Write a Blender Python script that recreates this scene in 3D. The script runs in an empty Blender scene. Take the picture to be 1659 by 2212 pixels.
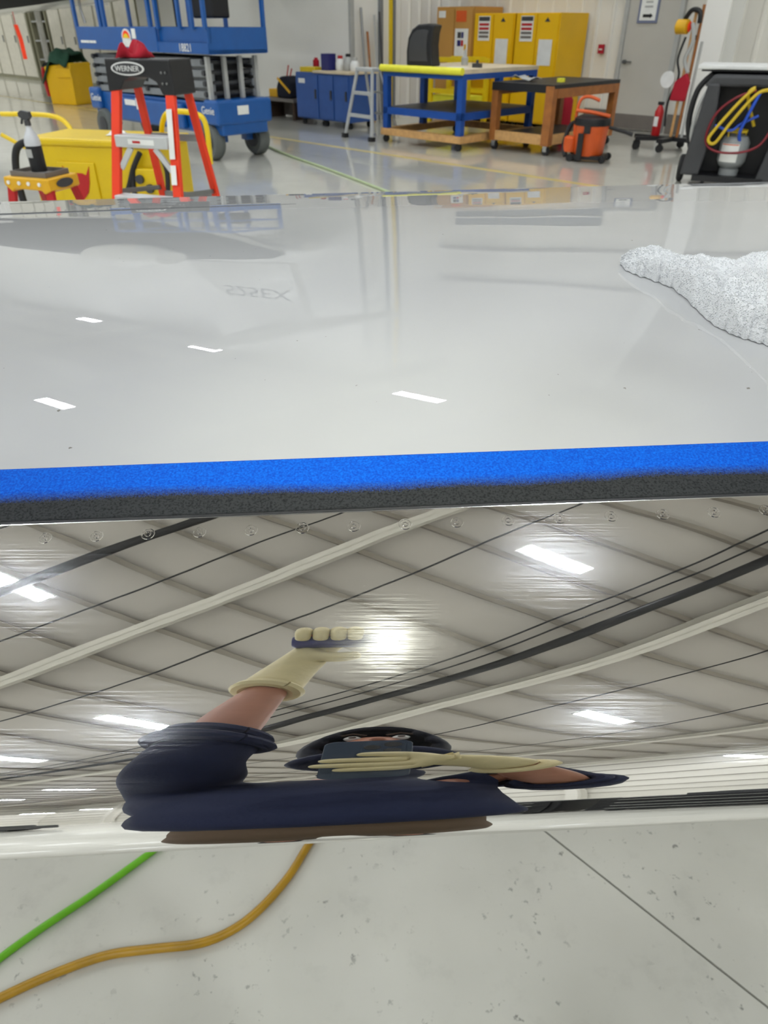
import bpy, bmesh, math, random
import numpy as np
from mathutils import Vector, Matrix, Quaternion

random.seed(7)
scene = bpy.context.scene
col = scene.collection

# ------------------------------------------------------------------ camera
F, CX, CY, HY, CAMZ = 1534.0, 829.5, 1106.0, 50.0, 1.5      # focal length in pixels of the 1659x2212 frame
TH = math.atan((CY - HY) / F)
SN, CS = math.sin(TH), math.cos(TH)
cam = bpy.data.cameras.new('camera')
cam.sensor_fit = 'HORIZONTAL'
cam.sensor_width = 36.0
cam.lens = F / 1659 * 36.0
cam.clip_start = 0.02
cam.clip_end = 200
cam.dof.use_dof = True
cam.dof.focus_distance = 0.44
cam.dof.aperture_fstop = cam.lens / 1.35
cam_o = bpy.data.objects.new('camera', cam)
col.objects.link(cam_o)
cam_o.location = (0, 0, CAMZ)
cam_o.rotation_euler = (math.pi / 2 - TH, 0, 0)
scene.camera = cam_o

# ------------------------------------------------------------------ world and exposure
w = bpy.data.worlds.new('world')
scene.world = w
w.use_nodes = True
w.node_tree.nodes['Background'].inputs[0].default_value = (0.8, 0.9, 1.0, 1)
w.node_tree.nodes['Background'].inputs[1].default_value = 0.3
scene.view_settings.view_transform = 'Standard'
scene.view_settings.look = 'None'
scene.view_settings.gamma = 1.0
scene.view_settings.use_curve_mapping = False
scene.view_settings.exposure = 0.0
LAMP = 208.0          # emission of the high-bay diffusers
try:
    scene.cycles.max_bounces = 8
    scene.cycles.diffuse_bounces = 4
    scene.cycles.glossy_bounces = 4
    scene.cycles.caustics_reflective = False
    scene.cycles.caustics_refractive = False
    scene.cycles.sample_clamp_indirect = 6.0
    scene.cycles.adaptive_threshold = 0.04
    scene.cycles.use_light_tree = False
except Exception:
    pass

# ------------------------------------------------------------------ pixel and room helpers
Q2 = math.sqrt(0.5)
RZ = -math.pi / 4                       # the hangar stands at 45 degrees to the view
def RM(a, b, z=0.0):                    # room coordinates -> world
    return Vector(((a + b) * Q2, (b - a) * Q2, z))
def ray(u, v):
    r, d = (u - CX) / F, (v - CY) / F
    return Vector((r, CS - d * SN, -SN - d * CS))
def fl(u, v, z=0.0):
    d = ray(u, v)
    return Vector((0, 0, CAMZ)) + d * ((z - CAMZ) / d.z)
def at(u, v, Y):
    d = ray(u, v)
    return Vector((0, 0, CAMZ)) + d * (Y / d.y)

# ------------------------------------------------------------------ materials
def C(h):
    h = h.lstrip('#')
    o = []
    for i in (0, 2, 4):
        c = int(h[i:i + 2], 16) / 255
        o.append(c / 12.92 if c <= 0.04045 else ((c + 0.055) / 1.055) ** 2.4)
    return (*o, 1.0)
MATS = {}
def mat(name, colour, rough=0.5, metal=0.0, var=0.06, scale=8.0, bump=0.0, bscale=60.0, coat=0.0, spec=0.5, emit=0.0):
    if name in MATS:
        return MATS[name]
    m = bpy.data.materials.new(name)
    m.use_nodes = True
    nt = m.node_tree
    p = nt.nodes['Principled BSDF']
    c = C(colour) if isinstance(colour, str) else colour
    p.inputs['Roughness'].default_value = rough
    p.inputs['Metallic'].default_value = metal
    p.inputs['Specular IOR Level'].default_value = spec
    if coat:
        p.inputs['Coat Weight'].default_value = coat
        p.inputs['Coat Roughness'].default_value = 0.05
    tc = nt.nodes.new('ShaderNodeTexCoord')
    if var:
        n = nt.nodes.new('ShaderNodeTexNoise')
        n.inputs['Scale'].default_value = scale
        n.inputs['Detail'].default_value = 4
        nt.links.new(tc.outputs['Object'], n.inputs['Vector'])
        r = nt.nodes.new('ShaderNodeValToRGB')
        r.color_ramp.elements[0].position = 0.3
        r.color_ramp.elements[1].position = 0.7
        r.color_ramp.elements[0].color = tuple(max(0, x * (1 - var)) for x in c[:3]) + (1,)
        r.color_ramp.elements[1].color = tuple(min(1, x * (1 + var)) for x in c[:3]) + (1,)
        nt.links.new(n.outputs['Fac'], r.inputs['Fac'])
        nt.links.new(r.outputs['Color'], p.inputs['Base Color'])
    else:
        p.inputs['Base Color'].default_value = c
    if bump:
        n2 = nt.nodes.new('ShaderNodeTexNoise')
        n2.inputs['Scale'].default_value = bscale
        nt.links.new(tc.outputs['Object'], n2.inputs['Vector'])
        b = nt.nodes.new('ShaderNodeBump')
        b.inputs['Strength'].default_value = bump
        b.inputs['Distance'].default_value = 0.002
        nt.links.new(n2.outputs['Fac'], b.inputs['Height'])
        nt.links.new(b.outputs['Normal'], p.inputs['Normal'])
    if emit:
        p.inputs['Emission Color'].default_value = c
        p.inputs['Emission Strength'].default_value = emit
    MATS[name] = m
    return m

M = dict(
    wall=mat('wall_paint', '#dcd9d1', 0.5, scale=0.6, var=0.03),
    panel=mat('white_panel', '#e9e8e4', 0.45, scale=0.8, var=0.03),
    ceil=mat('ceiling_sheet', '#c6c1bc', 0.6, scale=0.3, var=0.04),
    steelw=mat('white_steel', '#e0ddd6', 0.45, scale=1.0, var=0.04),
    purlin=mat('shaded_purlin', '#968f86', 0.5, scale=1.0, var=0.06),  # grey deepened so its colour carries the shadow lines along the purlins
    girt=mat('girt_steel', '#8f8a84', 0.5),
    black=mat('black_plastic', '#15161a', 0.45),
    rubber=mat('black_rubber', '#1c1c1e', 0.75, bump=0.2),
    greytire=mat('grey_rubber', '#5d615f', 0.8, bump=0.3),
    blue=mat('lift_blue', '#0a5199', 0.4, coat=0.2),
    bblue=mat('bench_blue', '#12489a', 0.45),
    tblue=mat('cabinet_blue', '#2f5599', 0.45),
    grey=mat('machine_grey', '#7c8084', 0.45),
    dgrey=mat('dark_grey', '#3a3b3e', 0.5),
    lgrey=mat('light_grey', '#a9aaa8', 0.5),
    orange=mat('ladder_orange', '#e8390f', 0.45, scale=3),
    yellow=mat('cabinet_yellow', '#e5b400', 0.4, scale=2),
    myellow=mat('machine_yellow', '#d8b800', 0.4, scale=2),
    syellow=mat('stool_yellow', '#d9a514', 0.5),
    tyellow=mat('pipe_yellow', '#e6c619', 0.4),
    lime=mat('padding_yellow', '#e4e03a', 0.6),
    red=mat('red_paint', '#b01318', 0.45),
    rag=mat('red_rag', '#a5152a', 0.9, bump=0.6, bscale=90),
    alu=mat('aluminium', '#c6c9ca', 0.4, metal=0.35),
    steel=mat('steel', '#8e9092', 0.3, metal=0.9),
    chrome=mat('chrome', '#d8dadc', 0.15, metal=1.0),
    white=mat('white_plastic', '#dcdddc', 0.5),
    paper=mat('paper', '#e2e3e0', 0.7),
    tan=mat('tan_cabinet', '#b98a45', 0.5, scale=2),
    wood=mat('pine_wood', '#c79a62', 0.6, scale=14, var=0.15),
    bwood=mat('brown_wood', '#9a5f2b', 0.5, scale=10, var=0.18),
    ply=mat('plywood_top', '#d3c4a8', 0.6, scale=6, var=0.1),
    vac=mat('vacuum_orange', '#d2571d', 0.4),
    green=mat('dark_green_cloth', '#1f4634', 0.9, bump=0.4),
    door=mat('door_grey', '#b6b3ab', 0.5, scale=1),
    bandg=mat('kick_plate', '#6d6762', 0.5),
    navy=mat('jet_navy', '#08090d', 0.55, spec=0.15),
    jetw=mat('jet_white', '#d9d8d4', 0.2, coat=0.5),
    streamer=mat('streamer_orange', '#ff3d0a', 0.7),
    tank=mat('tank_grey', '#8d9192', 0.4),
    locker=mat('locker_cream', '#d2cdbe', 0.5),
    lockside=mat('locker_trim', '#8d8a72', 0.5),
    dbrown=mat('shelf_brown', '#3c2a1e', 0.7),  # plain dark brown: open shelf back, bench legs, irises and eyebrows
)

# ------------------------------------------------------------------ mesh builder
class MB:
    def __init__(s):
        s.v, s.f = [], []
    def add(s, vs, fs):
        o = len(s.v)
        s.v += [tuple(x) for x in vs]
        s.f += [tuple(i + o for i in q) for q in fs]
        return s
    def box(s, lo, hi, rot=None, piv=None):
        x0, y0, z0 = lo; x1, y1, z1 = hi
        vs = [Vector(p) for p in ((x0,y0,z0),(x1,y0,z0),(x1,y1,z0),(x0,y1,z0),(x0,y0,z1),(x1,y0,z1),(x1,y1,z1),(x0,y1,z1))]
        if rot is not None:
            c = Vector(piv) if piv is not None else (Vector(lo) + Vector(hi)) / 2
            vs = [rot @ (p - c) + c for p in vs]
        return s.add(vs, [(0,3,2,1),(4,5,6,7),(0,1,5,4),(1,2,6,5),(2,3,7,6),(3,0,4,7)])
    def bar(s, p0, p1, wx, wy, up=(0,0,1)):             # rectangular bar from p0 to p1
        p0, p1 = Vector(p0), Vector(p1)
        d = (p1 - p0).normalized(); u = Vector(up)
        if abs(d.dot(u)) > 0.95: u = Vector((0,1,0))
        a = d.cross(u).normalized() * wx / 2; b = a.cross(d).normalized() * wy / 2
        vs = [p + q for p in (p0, p1) for q in (-a-b, a-b, a+b, -a+b)]
        return s.add(vs, [(0,3,2,1),(4,5,6,7),(0,1,5,4),(1,2,6,5),(2,3,7,6),(3,0,4,7)])
    def cyl(s, p0, p1, r0, r1=None, n=16):
        r1 = r0 if r1 is None else r1
        return s.tube([p0, p1], [r0, r1], n)
    def tube(s, pts, r, n=10, cap=True):
        pts = [Vector(p) for p in pts]
        rs = r if isinstance(r, (list, tuple)) else [r] * len(pts)
        t0 = (pts[1] - pts[0]).normalized()
        u = t0.cross(Vector((0,0,1)))
        if u.length < 0.05: u = t0.cross(Vector((0,1,0)))
        u.normalize()
        vs, fs = [], []
        for i, p in enumerate(pts):
            t = (pts[min(i+1, len(pts)-1)] - pts[max(i-1, 0)]).normalized()
            u = (u - t * u.dot(t)).normalized(); v = t.cross(u)
            for k in range(n):
                a = 2 * math.pi * k / n
                vs.append(p + (u * math.cos(a) + v * math.sin(a)) * rs[i])
        for i in range(len(pts) - 1):
            for k in range(n):
                k2 = (k + 1) % n
                fs.append((i*n+k, i*n+k2, (i+1)*n+k2, (i+1)*n+k))
        if cap:
            fs.append(tuple(range(n-1, -1, -1)))
            fs.append(tuple(range((len(pts)-1)*n, len(pts)*n)))
        return s.add(vs, fs)
    def lathe(s, prof, c=(0,0,0), n=20, ax='z'):
        c = Vector(c); vs, fs = [], []
        for r, h in prof:
            for k in range(n):
                a = 2 * math.pi * k / n
                p = (r*math.cos(a), r*math.sin(a), h)
                if ax == 'y': p = (p[0], p[2], p[1])
                if ax == 'x': p = (p[2], p[0], p[1])
                vs.append(c + Vector(p))
        for i in range(len(prof) - 1):
            for k in range(n):
                k2 = (k+1) % n
                fs.append((i*n+k, i*n+k2, (i+1)*n+k2, (i+1)*n+k))
        fs.append(tuple(range(n-1, -1, -1)))
        fs.append(tuple(range((len(prof)-1)*n, len(prof)*n)))
        return s.add(vs, fs)
    def prism(s, poly, lo, hi, ax='z'):
        n = len(poly)
        def P(x, y, h):
            return (x, y, h) if ax == 'z' else ((x, h, y) if ax == 'y' else (h, x, y))
        vs = [P(x, y, lo) for x, y in poly] + [P(x, y, hi) for x, y in poly]
        fs = [tuple(range(n-1, -1, -1)), tuple(range(n, 2*n))]
        fs += [(i, (i+1) % n, n + (i+1) % n, n + i) for i in range(n)]
        return s.add(vs, fs)
    def grid(s, rows):
        m = len(rows[0]); o = len(s.v)
        for r in rows: s.v += [tuple(p) for p in r]
        for i in range(len(rows) - 1):
            for j in range(m - 1):
                s.f.append((o+i*m+j, o+i*m+j+1, o+(i+1)*m+j+1, o+(i+1)*m+j))
        return s
    def mesh(s, name, smooth=False, fix=True):
        me = bpy.data.meshes.new(name)
        me.from_pydata(s.v, [], s.f)
        if fix:
            bm = bmesh.new(); bm.from_mesh(me)
            bmesh.ops.recalc_face_normals(bm, faces=bm.faces)
            bm.to_mesh(me); bm.free()
        if smooth:
            me.polygons.foreach_set('use_smooth', [True] * len(me.polygons))
            try: me.set_sharp_from_angle(angle=math.radians(40))
            except Exception: pass
        me.update()
        return me
    def obj(s, name, m, parent=None, smooth=False, bevel=0.0, fix=True):
        o = bpy.data.objects.new(name, s.mesh(name, smooth, fix))
        col.objects.link(o)
        o.data.materials.append(M[m] if isinstance(m, str) else m)
        if parent is not None: o.parent = parent
        if bevel:
            b = o.modifiers.new('edge', 'BEVEL'); b.width = bevel; b.segments = 2; b.limit_method = 'ANGLE'
        return o
def tag(o, label, cat, group=None):
    o['label'] = label; o['category'] = cat
    if group: o['group'] = group
    return o
def thing(name, label, cat, loc=(0,0,0), rz=0.0, group=None):
    o = bpy.data.objects.new(name, None); col.objects.link(o)
    o.empty_display_size = 0.1
    o.location = loc; o.rotation_euler = (0, 0, rz)
    return tag(o, label, cat, group)
def structure(o):
    o['kind'] = 'structure'; return o
def text(body, size, m, parent, loc, rot=(math.pi/2,0,0), name='lettering', ext=0.001, align='CENTER', sx=1.0):
    c = bpy.data.curves.new(name, 'FONT')
    c.body = body; c.size = size; c.extrude = ext; c.align_x = align; c.align_y = 'CENTER'
    o = bpy.data.objects.new(name, c); col.objects.link(o)
    o.location = loc; o.rotation_euler = rot; o.scale = (sx, 1, 1)
    bpy.context.view_layer.update()
    me = bpy.data.meshes.new_from_object(o.evaluated_get(bpy.context.evaluated_depsgraph_get()))
    bpy.data.objects.remove(o); bpy.data.curves.remove(c)
    o = bpy.data.objects.new(name, me); col.objects.link(o); me.name = name
    me.materials.clear(); me.materials.append(M[m] if isinstance(m, str) else m)
    o.location = loc; o.rotation_euler = rot; o.scale = (sx, 1, 1)
    if parent is not None: o.parent = parent
    return o
def bez(pts, n=8):                                     # Catmull-Rom through points
    P = [Vector(p) for p in pts]; out = []
    for i in range(len(P) - 1):
        a, b, c, d = P[max(i-1,0)], P[i], P[i+1], P[min(i+2, len(P)-1)]
        for k in range(n):
            t = k / n
            out.append(0.5 * ((2*b) + (c-a)*t + (2*a-5*b+4*c-d)*t*t + (3*b-a-3*c+d)*t**3))
    out.append(P[-1]); return out

# ================================================================== THE HANGAR
A0, A1, B0, B1, HC = -46.0, 16.0, -36.0, 12.6, 13.5
def room_empty(name):
    e = bpy.data.objects.new(name, None); col.objects.link(e); e.rotation_euler = (0, 0, RZ); return e

# ---- floor: filler base with separate slabs, joint through room line b = 0.9
def floor_material():
    m = bpy.data.materials.new('sealed_concrete'); m.use_nodes = True
    nt = m.node_tree; p = nt.nodes['Principled BSDF']; L = nt.links.new
    tc = nt.nodes.new('ShaderNodeNewGeometry')
    def noise(s, d=5, r=0.55):
        n = nt.nodes.new('ShaderNodeTexNoise'); n.inputs['Scale'].default_value = s; n.inputs['Detail'].default_value = d
        n.inputs['Roughness'].default_value = r; L(tc.outputs['Position'], n.inputs['Vector']); return n
    def ramp(n, p0, p1, c0, c1):
        r = nt.nodes.new('ShaderNodeValToRGB'); r.color_ramp.elements[0].position = p0; r.color_ramp.elements[1].position = p1
        r.color_ramp.elements[0].color = c0; r.color_ramp.elements[1].color = c1; L(n.outputs['Fac'], r.inputs['Fac']); return r
    base = ramp(noise(3.0), 0.3, 0.7, C('#c6c5bb'), C('#d0cfc6'))
    spots = ramp(noise(38, 3, 0.6), 0.625, 0.69, (0,0,0,1), (1,1,1,1))
    gate = ramp(noise(5.5, 3), 0.45, 0.60, (0,0,0,1), (1,1,1,1))
    smear = ramp(noise(9, 6, 0.7), 0.55, 0.8, (0,0,0,1), (0.3,0.3,0.3,1))
    mul = nt.nodes.new('ShaderNodeMath'); mul.operation = 'MULTIPLY'
    L(spots.outputs['Color'], mul.inputs[0]); L(gate.outputs['Color'], mul.inputs[1])
    m1 = nt.nodes.new('ShaderNodeMixRGB'); m1.inputs[2].default_value = C('#94938b')
    L(smear.outputs['Color'], m1.inputs[0]); L(base.outputs['Color'], m1.inputs[1])
    m2 = nt.nodes.new('ShaderNodeMixRGB'); m2.inputs[2].default_value = C('#6a6963')
    mm = nt.nodes.new('ShaderNodeMath'); mm.operation = 'MULTIPLY'; mm.inputs[1].default_value = 0.75
    L(mul.outputs[0], mm.inputs[0]); L(mm.outputs[0], m2.inputs[0]); L(m1.outputs['Color'], m2.inputs[1])
    L(m2.outputs['Color'], p.inputs['Base Color'])
    p.inputs['Roughness'].default_value = 0.35
    p.inputs['Coat Weight'].default_value = 1.0
    p.inputs['Coat Roughness'].default_value = 0.08
    p.inputs['Coat IOR'].default_value = 1.9
    return m
M['floor'] = floor_material()
M['filler'] = mat('joint_filler', '#87867e', 0.7)
base = MB().box((A0, B0, -0.3), (A1, B1, -0.003)).obj('floor', 'filler'); base.rotation_euler = (0, 0, RZ); structure(base)
SL = 6.1
na0 = math.floor((A0 + 3.2) / SL); nb0 = math.floor((B0 - 0.9) / SL)
slabs = {}
for i in range(na0, 4):
    for j in range(nb0, 3):
        x0, x1 = max(A0, -3.2 + i * SL) + 0.0025, min(A1, -3.2 + (i + 1) * SL) - 0.0025
        y0, y1 = max(B0, 0.9 + j * SL) + 0.0025, min(B1, 0.9 + (j + 1) * SL) - 0.0025
        if x1 - x0 < 0.1 or y1 - y0 < 0.1: continue
        key = (round(x1 - x0, 3), round(y1 - y0, 3))
        if key not in slabs:
            slabs[key] = MB().box((0, 0, -0.0028), (x1 - x0, y1 - y0, 0)).mesh('slab'); slabs[key].materials.append(M['floor'])
        o = bpy.data.objects.new('slab', slabs[key]); col.objects.link(o); o.parent = base; o.location = (x0, y0, 0)

# ---- ceiling
ceil = MB().box((A0, B0, HC), (A1, B1, HC + 0.2)).obj('ceiling', 'ceil'); ceil.rotation_euler = (0, 0, RZ); structure(ceil)
pm = MB().box((A0, -0.045, HC - 0.2), (A1, 0.045, HC)).box((A0, -0.045, HC - 0.215), (A1, 0.12, HC - 0.19)).mesh('purlin'); pm.materials.append(M['purlin'])
for k in range(-22, 9):
    b = -1.3 + 1.59 * k
    if B0 + 0.2 < b < B1 - 0.3:
        o = bpy.data.objects.new('purlin', pm); col.objects.link(o); o.parent = ceil; o.location = (0, b, 0)
rm_ = MB().box((-0.17, B0, HC - 0.75), (0.17, B1, HC - 0.72)).box((-0.17, B0, HC - 0.23), (0.17, B1, HC - 0.2)).box((-0.012, B0, HC - 0.75), (0.012, B1, HC - 0.2)).mesh('rafter'); rm_.materials.append(M['steelw'])
for k in range(-6, 3):
    a = -2.67 + 7.03 * k
    if A0 < a < A1 - 0.3:
        o = bpy.data.objects.new('rafter', rm_); col.objects.link(o); o.parent = ceil; o.location = (a, 0, 0)
for a, r, z, nm in ((3.05, 0.15, HC - 0.75, 'black_pipe'), (-5.6, 0.16, HC - 0.8, 'black_pipe')):
    MB().cyl((a, B0 + 0.1, z), (a, B1 - 0.1, z), r).obj(nm, 'black', ceil, smooth=True)
for a in (-4.05, -1.05, 2.3, 2.62, 6.2, 9.3, -8.2, -11.0):
    MB().cyl((a, B0 + 0.1, HC - 0.45), (a, B1 - 0.1, HC - 0.45), 0.03, n=8).obj('cable', 'black', ceil, smooth=True)

# ---- walls
def rmesh(mb, name, m, parent=None, **k):
    o = mb.obj(name, m, parent, **k)
    if parent is None: o.rotation_euler = (0, 0, RZ)
    return o
def corrugated(a0, a1, b, z0, z1, pitch=0.3):
    mb = MB(); xs = []
    x = a0
    while x < a1 - 1e-6:
        for dx, dy in ((0, 0), (0.19, 0), (0.21, -0.025), (0.25, -0.025), (0.27, 0)):
            if x + dx < a1: xs.append((x + dx, b + dy))
        x += pitch
    xs.append((a1, b))
    poly = xs + [(a1, b + 0.15), (a0, b + 0.15)]
    return mb.prism(poly, z0, z1)
wb = structure(rmesh(corrugated(-10.85, A1, B1, 0, HC), 'wall_back', 'wall'))
structure(rmesh(corrugated(-46.0, -17.1, 11.6, 0, HC, 0.6), 'wall_locker', 'panel'))
wp = structure(rmesh(MB().box((-17.2, 10.05, 0), (-10.85, B1 + 0.1, HC)), 'wall_panel', 'panel'))
MB().box((-10.88, 10.02, 0), (-10.82, 10.10, HC)).obj('corner_trim', 'lgrey', wp)
MB().box((-10.86, 10.7, 0), (-10.80, 10.78, HC)).obj('corner_trim', 'grey', wp)
MB().box((-10.86, 10.97, 0), (-10.79, 11.01, HC)).obj('corner_trim', 'tyellow', wp)
MB().box((-10.86, 11.03, 0), (-10.79, 11.09, HC)).obj('corner_trim', 'grey', wp)
rb = MB()
rib = MB().prism([(0, 0), (0.03, 0.03), (0.03, 0.06), (0, 0.09)], 0, HC).mesh('wall_rib'); rib.materials.append(M['wall'])
for k in range(5):
    o = bpy.data.objects.new('wall_rib', rib); col.objects.link(o); o.parent = wp; o.location = (-10.85, 11.2 + 0.27 * k, 0)
wr = structure(rmesh(MB().box((A1, B0, 0), (A1 + 0.2, B1, HC)), 'wall_right', 'wall'))
wf = structure(rmesh(MB().box((A0, B0 - 0.2, 0), (A1, B0, HC)), 'wall_front', 'wall'))
structure(rmesh(MB().box((A0 - 0.2, B0, 0), (A0, B1, HC)), 'wall_left', 'wall'))
for z in (2.4, 4.2, 6.0, 7.8, 9.6, 11.3):
    MB().box((A1 - 0.12, B0, z), (A1, B1, z + 0.1)).obj('girt', 'girt', wr)
    MB().box((A0, B0, z), (A1, B0 + 0.12, z + 0.1)).obj('girt', 'girt', wf)
MB().box((A1 - 0.3, B0, 12.2), (A1, B1, 12.5)).obj('eave_beam', 'steelw', wr)
MB().box((A0, B0, 12.2), (A1, B0 + 0.3, 12.5)).obj('eave_beam', 'steelw', wf)
for b in (-29, -22, -15, -8, -1, 6):
    MB().box((A1 - 0.6, b - 0.15, 0), (A1 - 0.57, b + 0.15, HC - .8)).box((A1 - 0.15, b - 0.15, 0), (A1 - 0.12, b + 0.15, HC - .8)).box((A1 - 0.58, b - 0.01, 0), (A1 - 0.13, b + 0.01, HC - .8)).obj('wall_column', 'steelw', wr)
for a in (-30.8, -23.8, -16.7, -9.7, -2.7, 4.4, 11.4):
    MB().box((a - 0.15, B0 + 0.57, 0), (a + 0.15, B0 + 0.6, HC - .8)).box((a - 0.01, B0 + 0.13, 0), (a + 0.01, B0 + 0.58, HC - .8)).obj('wall_column', 'steelw', wf)
# column against the back wall beside the door
cl = MB().box((-5.55, B1 - 0.55, 0), (-5.19, B1 - 0.52, HC - 0.8)).box((-5.55, B1 - 0.08, 0), (-5.19, B1 - 0.05, HC - 0.8)).box((-5.385, B1 - 0.54, 0), (-5.355, B1 - 0.06, HC - 0.8))
structure(rmesh(cl, 'column', 'panel'))
for i, (a0, a1) in enumerate(((-10.5, -9.4), (-9.35, -8.25), (-8.2, -7.1))):
    t = structure(room_empty('window_%d' % (i + 1)))
    MB().box((a0, B1 - .05, 2.05), (a1, B1 - .03, 2.85)).obj('window_pane', 'grey', t)
    for z0, z1 in ((2.0, 2.06), (2.42, 2.46), (2.84, 2.90)): MB().box((a0, B1 - .09, z0), (a1, B1 - .051, z1)).obj('window_frame', 'panel', t)
t = structure(room_empty('window_4')); MB().box((-29.5, 11.5, 2.4), (-25.8, 11.56, 4.5)).obj('blind_panel', mat('beige_blind', '#a89f90', .6), t)
for z in (4.0, 6.0): MB().box((-10.8, B1 - .16, z), (A1 - .4, B1 - .03, z + .14)).obj('girt', 'girt', wb)
# ---- door
dr = structure(room_empty('door_1'))
MB().box((-7.02, B1 - 0.06, 0.02), (-6.16, B1 - 0.028, 2.1)).obj('door_leaf', 'door', dr)
for x0, x1 in ((-7.09, -7.02), (-6.16, -6.09)):
    MB().box((x0, B1 - 0.09, 0), (x1, B1 - 0.02, 2.17)).obj('door_frame', 'lgrey', dr)
MB().box((-7.02, B1 - 0.09, 2.1), (-6.16, B1 - 0.02, 2.17)).obj('door_frame', 'lgrey', dr)
MB().box((-7.0, B1 - 0.068, 0.03), (-6.18, B1 - 0.058, 0.24)).obj('kick_plate', 'bandg', dr)
MB().cyl((-6.95, B1 - 0.06, 0.98), (-6.95, B1 - 0.11, 0.98), 0.03).bar((-6.95, B1 - 0.105, 0.98), (-6.82, B1 - 0.105, 0.98), 0.02, 0.02).obj('handle', 'steel', dr, smooth=True)
structure(rmesh(MB().box((-6.05, B1 - 0.045, 0), (A1, B1 - 0.03, 0.28)), 'baseboard_back', 'bandg'))
structure(rmesh(MB().box((-7.6, B1 - 0.045, 0), (-7.11, B1 - 0.03, 0.28)), 'baseboard_niche', 'bandg'))

# ---- high-bay lights
LE = bpy.data.materials.new('lamp_diffuser'); LE.use_nodes = True
for nd in list(LE.node_tree.nodes): LE.node_tree.nodes.remove(nd)
em = LE.node_tree.nodes.new('ShaderNodeEmission'); em.inputs[0].default_value = (0.93, 0.975, 1.0, 1); em.inputs[1].default_value = LAMP
ou = LE.node_tree.nodes.new('ShaderNodeOutputMaterial'); LE.node_tree.links.new(em.outputs[0], ou.inputs[0])
dm = MB().add([(-.74, -.16, 0), (.74, -.16, 0), (.74, .16, 0), (-.74, .16, 0)], [(0, 3, 2, 1)]).mesh('diffuser', fix=False); dm.materials.append(LE)
hm = MB().box((-0.77, -0.19, 0.001), (0.77, 0.19, 0.10)).cyl((-0.7, 0, 0.1), (-0.7, 0, 0.55), 0.008, n=6).cyl((0.7, 0, 0.1), (0.7, 0, 0.55), 0.008, n=6).mesh('housing'); hm.materials.append(M['white'])
def high_bay(a, b, z=HC - 0.6, rz=0.0, label='white rectangular high-bay light hanging under the hangar roof', cat='ceiling light', group='high-bay lights under the roof'):
    t = thing('ceiling_light', label, cat, RM(a, b, z), RZ + rz, group)
    for n, me in (('diffuser', dm), ('housing', hm)):
        o = bpy.data.objects.new(n, me); col.objects.link(o); o.parent = t
    return t
spots_ = [(-27.4, 10.4), (-18.1, 9.75), (-8.31, 9.27), (-14.81, 3.27), (0.36, 3.83), (-5.62, -3.05), (0.9, -6.76), (7.62, -1.31), (0.98, -10.62), (6.55, -13.75), (7.24, -18.61), (8.26, -24.92),
          (-6.2, -12.0), (-6.5, -20.0), (-6.5, -28.5), (1.0, -20.5), (1.2, -29.5), (-13.0, -6.0), (-13.2, -15.0), (-13.5, -25.0), (-20.0, -2.0), (-20.3, -11.0), (-20.5, -22.0),
          (-27.3, -5.0), (-27.5, -16.0), (-34.5, 2.0), (-34.5, -10.0), (8.2, 8.8), (-23.0, 3.0), (-34.5, 9.0), (13.0, -8.0), (13.0, 3.5), (-41.5, -4.0)]
for a, b in spots_: high_bay(a, b)
for a, b, z in ((15.2, -30.0, 9.2), (14.8, -34.6, 9.0), (15.2, -26.0, 8.9), (15.2, -3.0, 10.2)):
    high_bay(a, b, z, 0, 'white light hung low in front of the columned side wall', 'wall light', 'lights along the columned side wall')

# ================================================================== THE WING (profile across the span, swept along D)
Dv = Vector((1, 0.0463, 0.0157)).normalized()
Av = Vector((0, 1, 0)); Av = (Av - Dv * Av.dot(Dv)).normalized()
Bv = Dv.cross(Av)
OC = Vector((0, 0, CAMZ))
KA = [10.2, 11, 12, 14, 16, 20, 24, 28, 30, 34.3, 36.2, 39.91, 43.59, 47.19, 50, 52.83, 54, 55.5, 56.5, 57.2, 58, 58.7]
KE = [96.6, 95.5, 94.2, 92.4, 90.4, 86.3, 82.2, 78.2, 76.3, 73.2, 71.5, 68.7, 65.4, 62, 57.9, 52.83, 48, 40, 33.5, 27, 18, 7]
# smooth interpolation of the normal elevation
def smooth_interp(x, xs, ys):
    i = min(max(int(np.searchsorted(xs, x)) - 1, 0), len(xs) - 2)
    def sl(k):
        if k <= 0: return (ys[1]-ys[0])/(xs[1]-xs[0])
        if k >= len(xs)-1: return (ys[-1]-ys[-2])/(xs[-1]-xs[-2])
        return 0.5*((ys[k+1]-ys[k])/(xs[k+1]-xs[k]) + (ys[k]-ys[k-1])/(xs[k]-xs[k-1]))
    h = xs[i+1]-xs[i]; t = (x-xs[i])/h
    return ((2*t**3-3*t*t+1)*ys[i] + (t**3-2*t*t+t)*h*sl(i) + (-2*t**3+3*t*t)*ys[i+1] + (t**3-t*t)*h*sl(i+1))
R0 = 0.37
def integrate(a0, a1, n):
    r = R0; out = []
    da = (a1 - a0) / (n - 1)
    for i in range(n):
        a = a0 + da * i; ar = math.radians(a); e = math.radians(smooth_interp(a, KA, KE))
        out.append((a, r * math.cos(ar), -r * math.sin(ar), e))
        dn = -math.cos(ar)*math.cos(e) - math.sin(ar)*math.sin(e)
        dp = math.sin(ar)*math.cos(e) - math.cos(ar)*math.sin(e)
        r += -r * dp / dn * math.radians(da)
    return out
UP = integrate(34.3, 10.28, 6000)
LO = integrate(34.3, 58.7, 6000)
ALL = list(reversed(UP)) + LO[1:]
TA = np.array([p[0] for p in ALL]); PA = np.array([p[1] for p in ALL]); PB = np.array([p[2] for p in ALL]); PE = np.array([p[3] for p in ALL])
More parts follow.
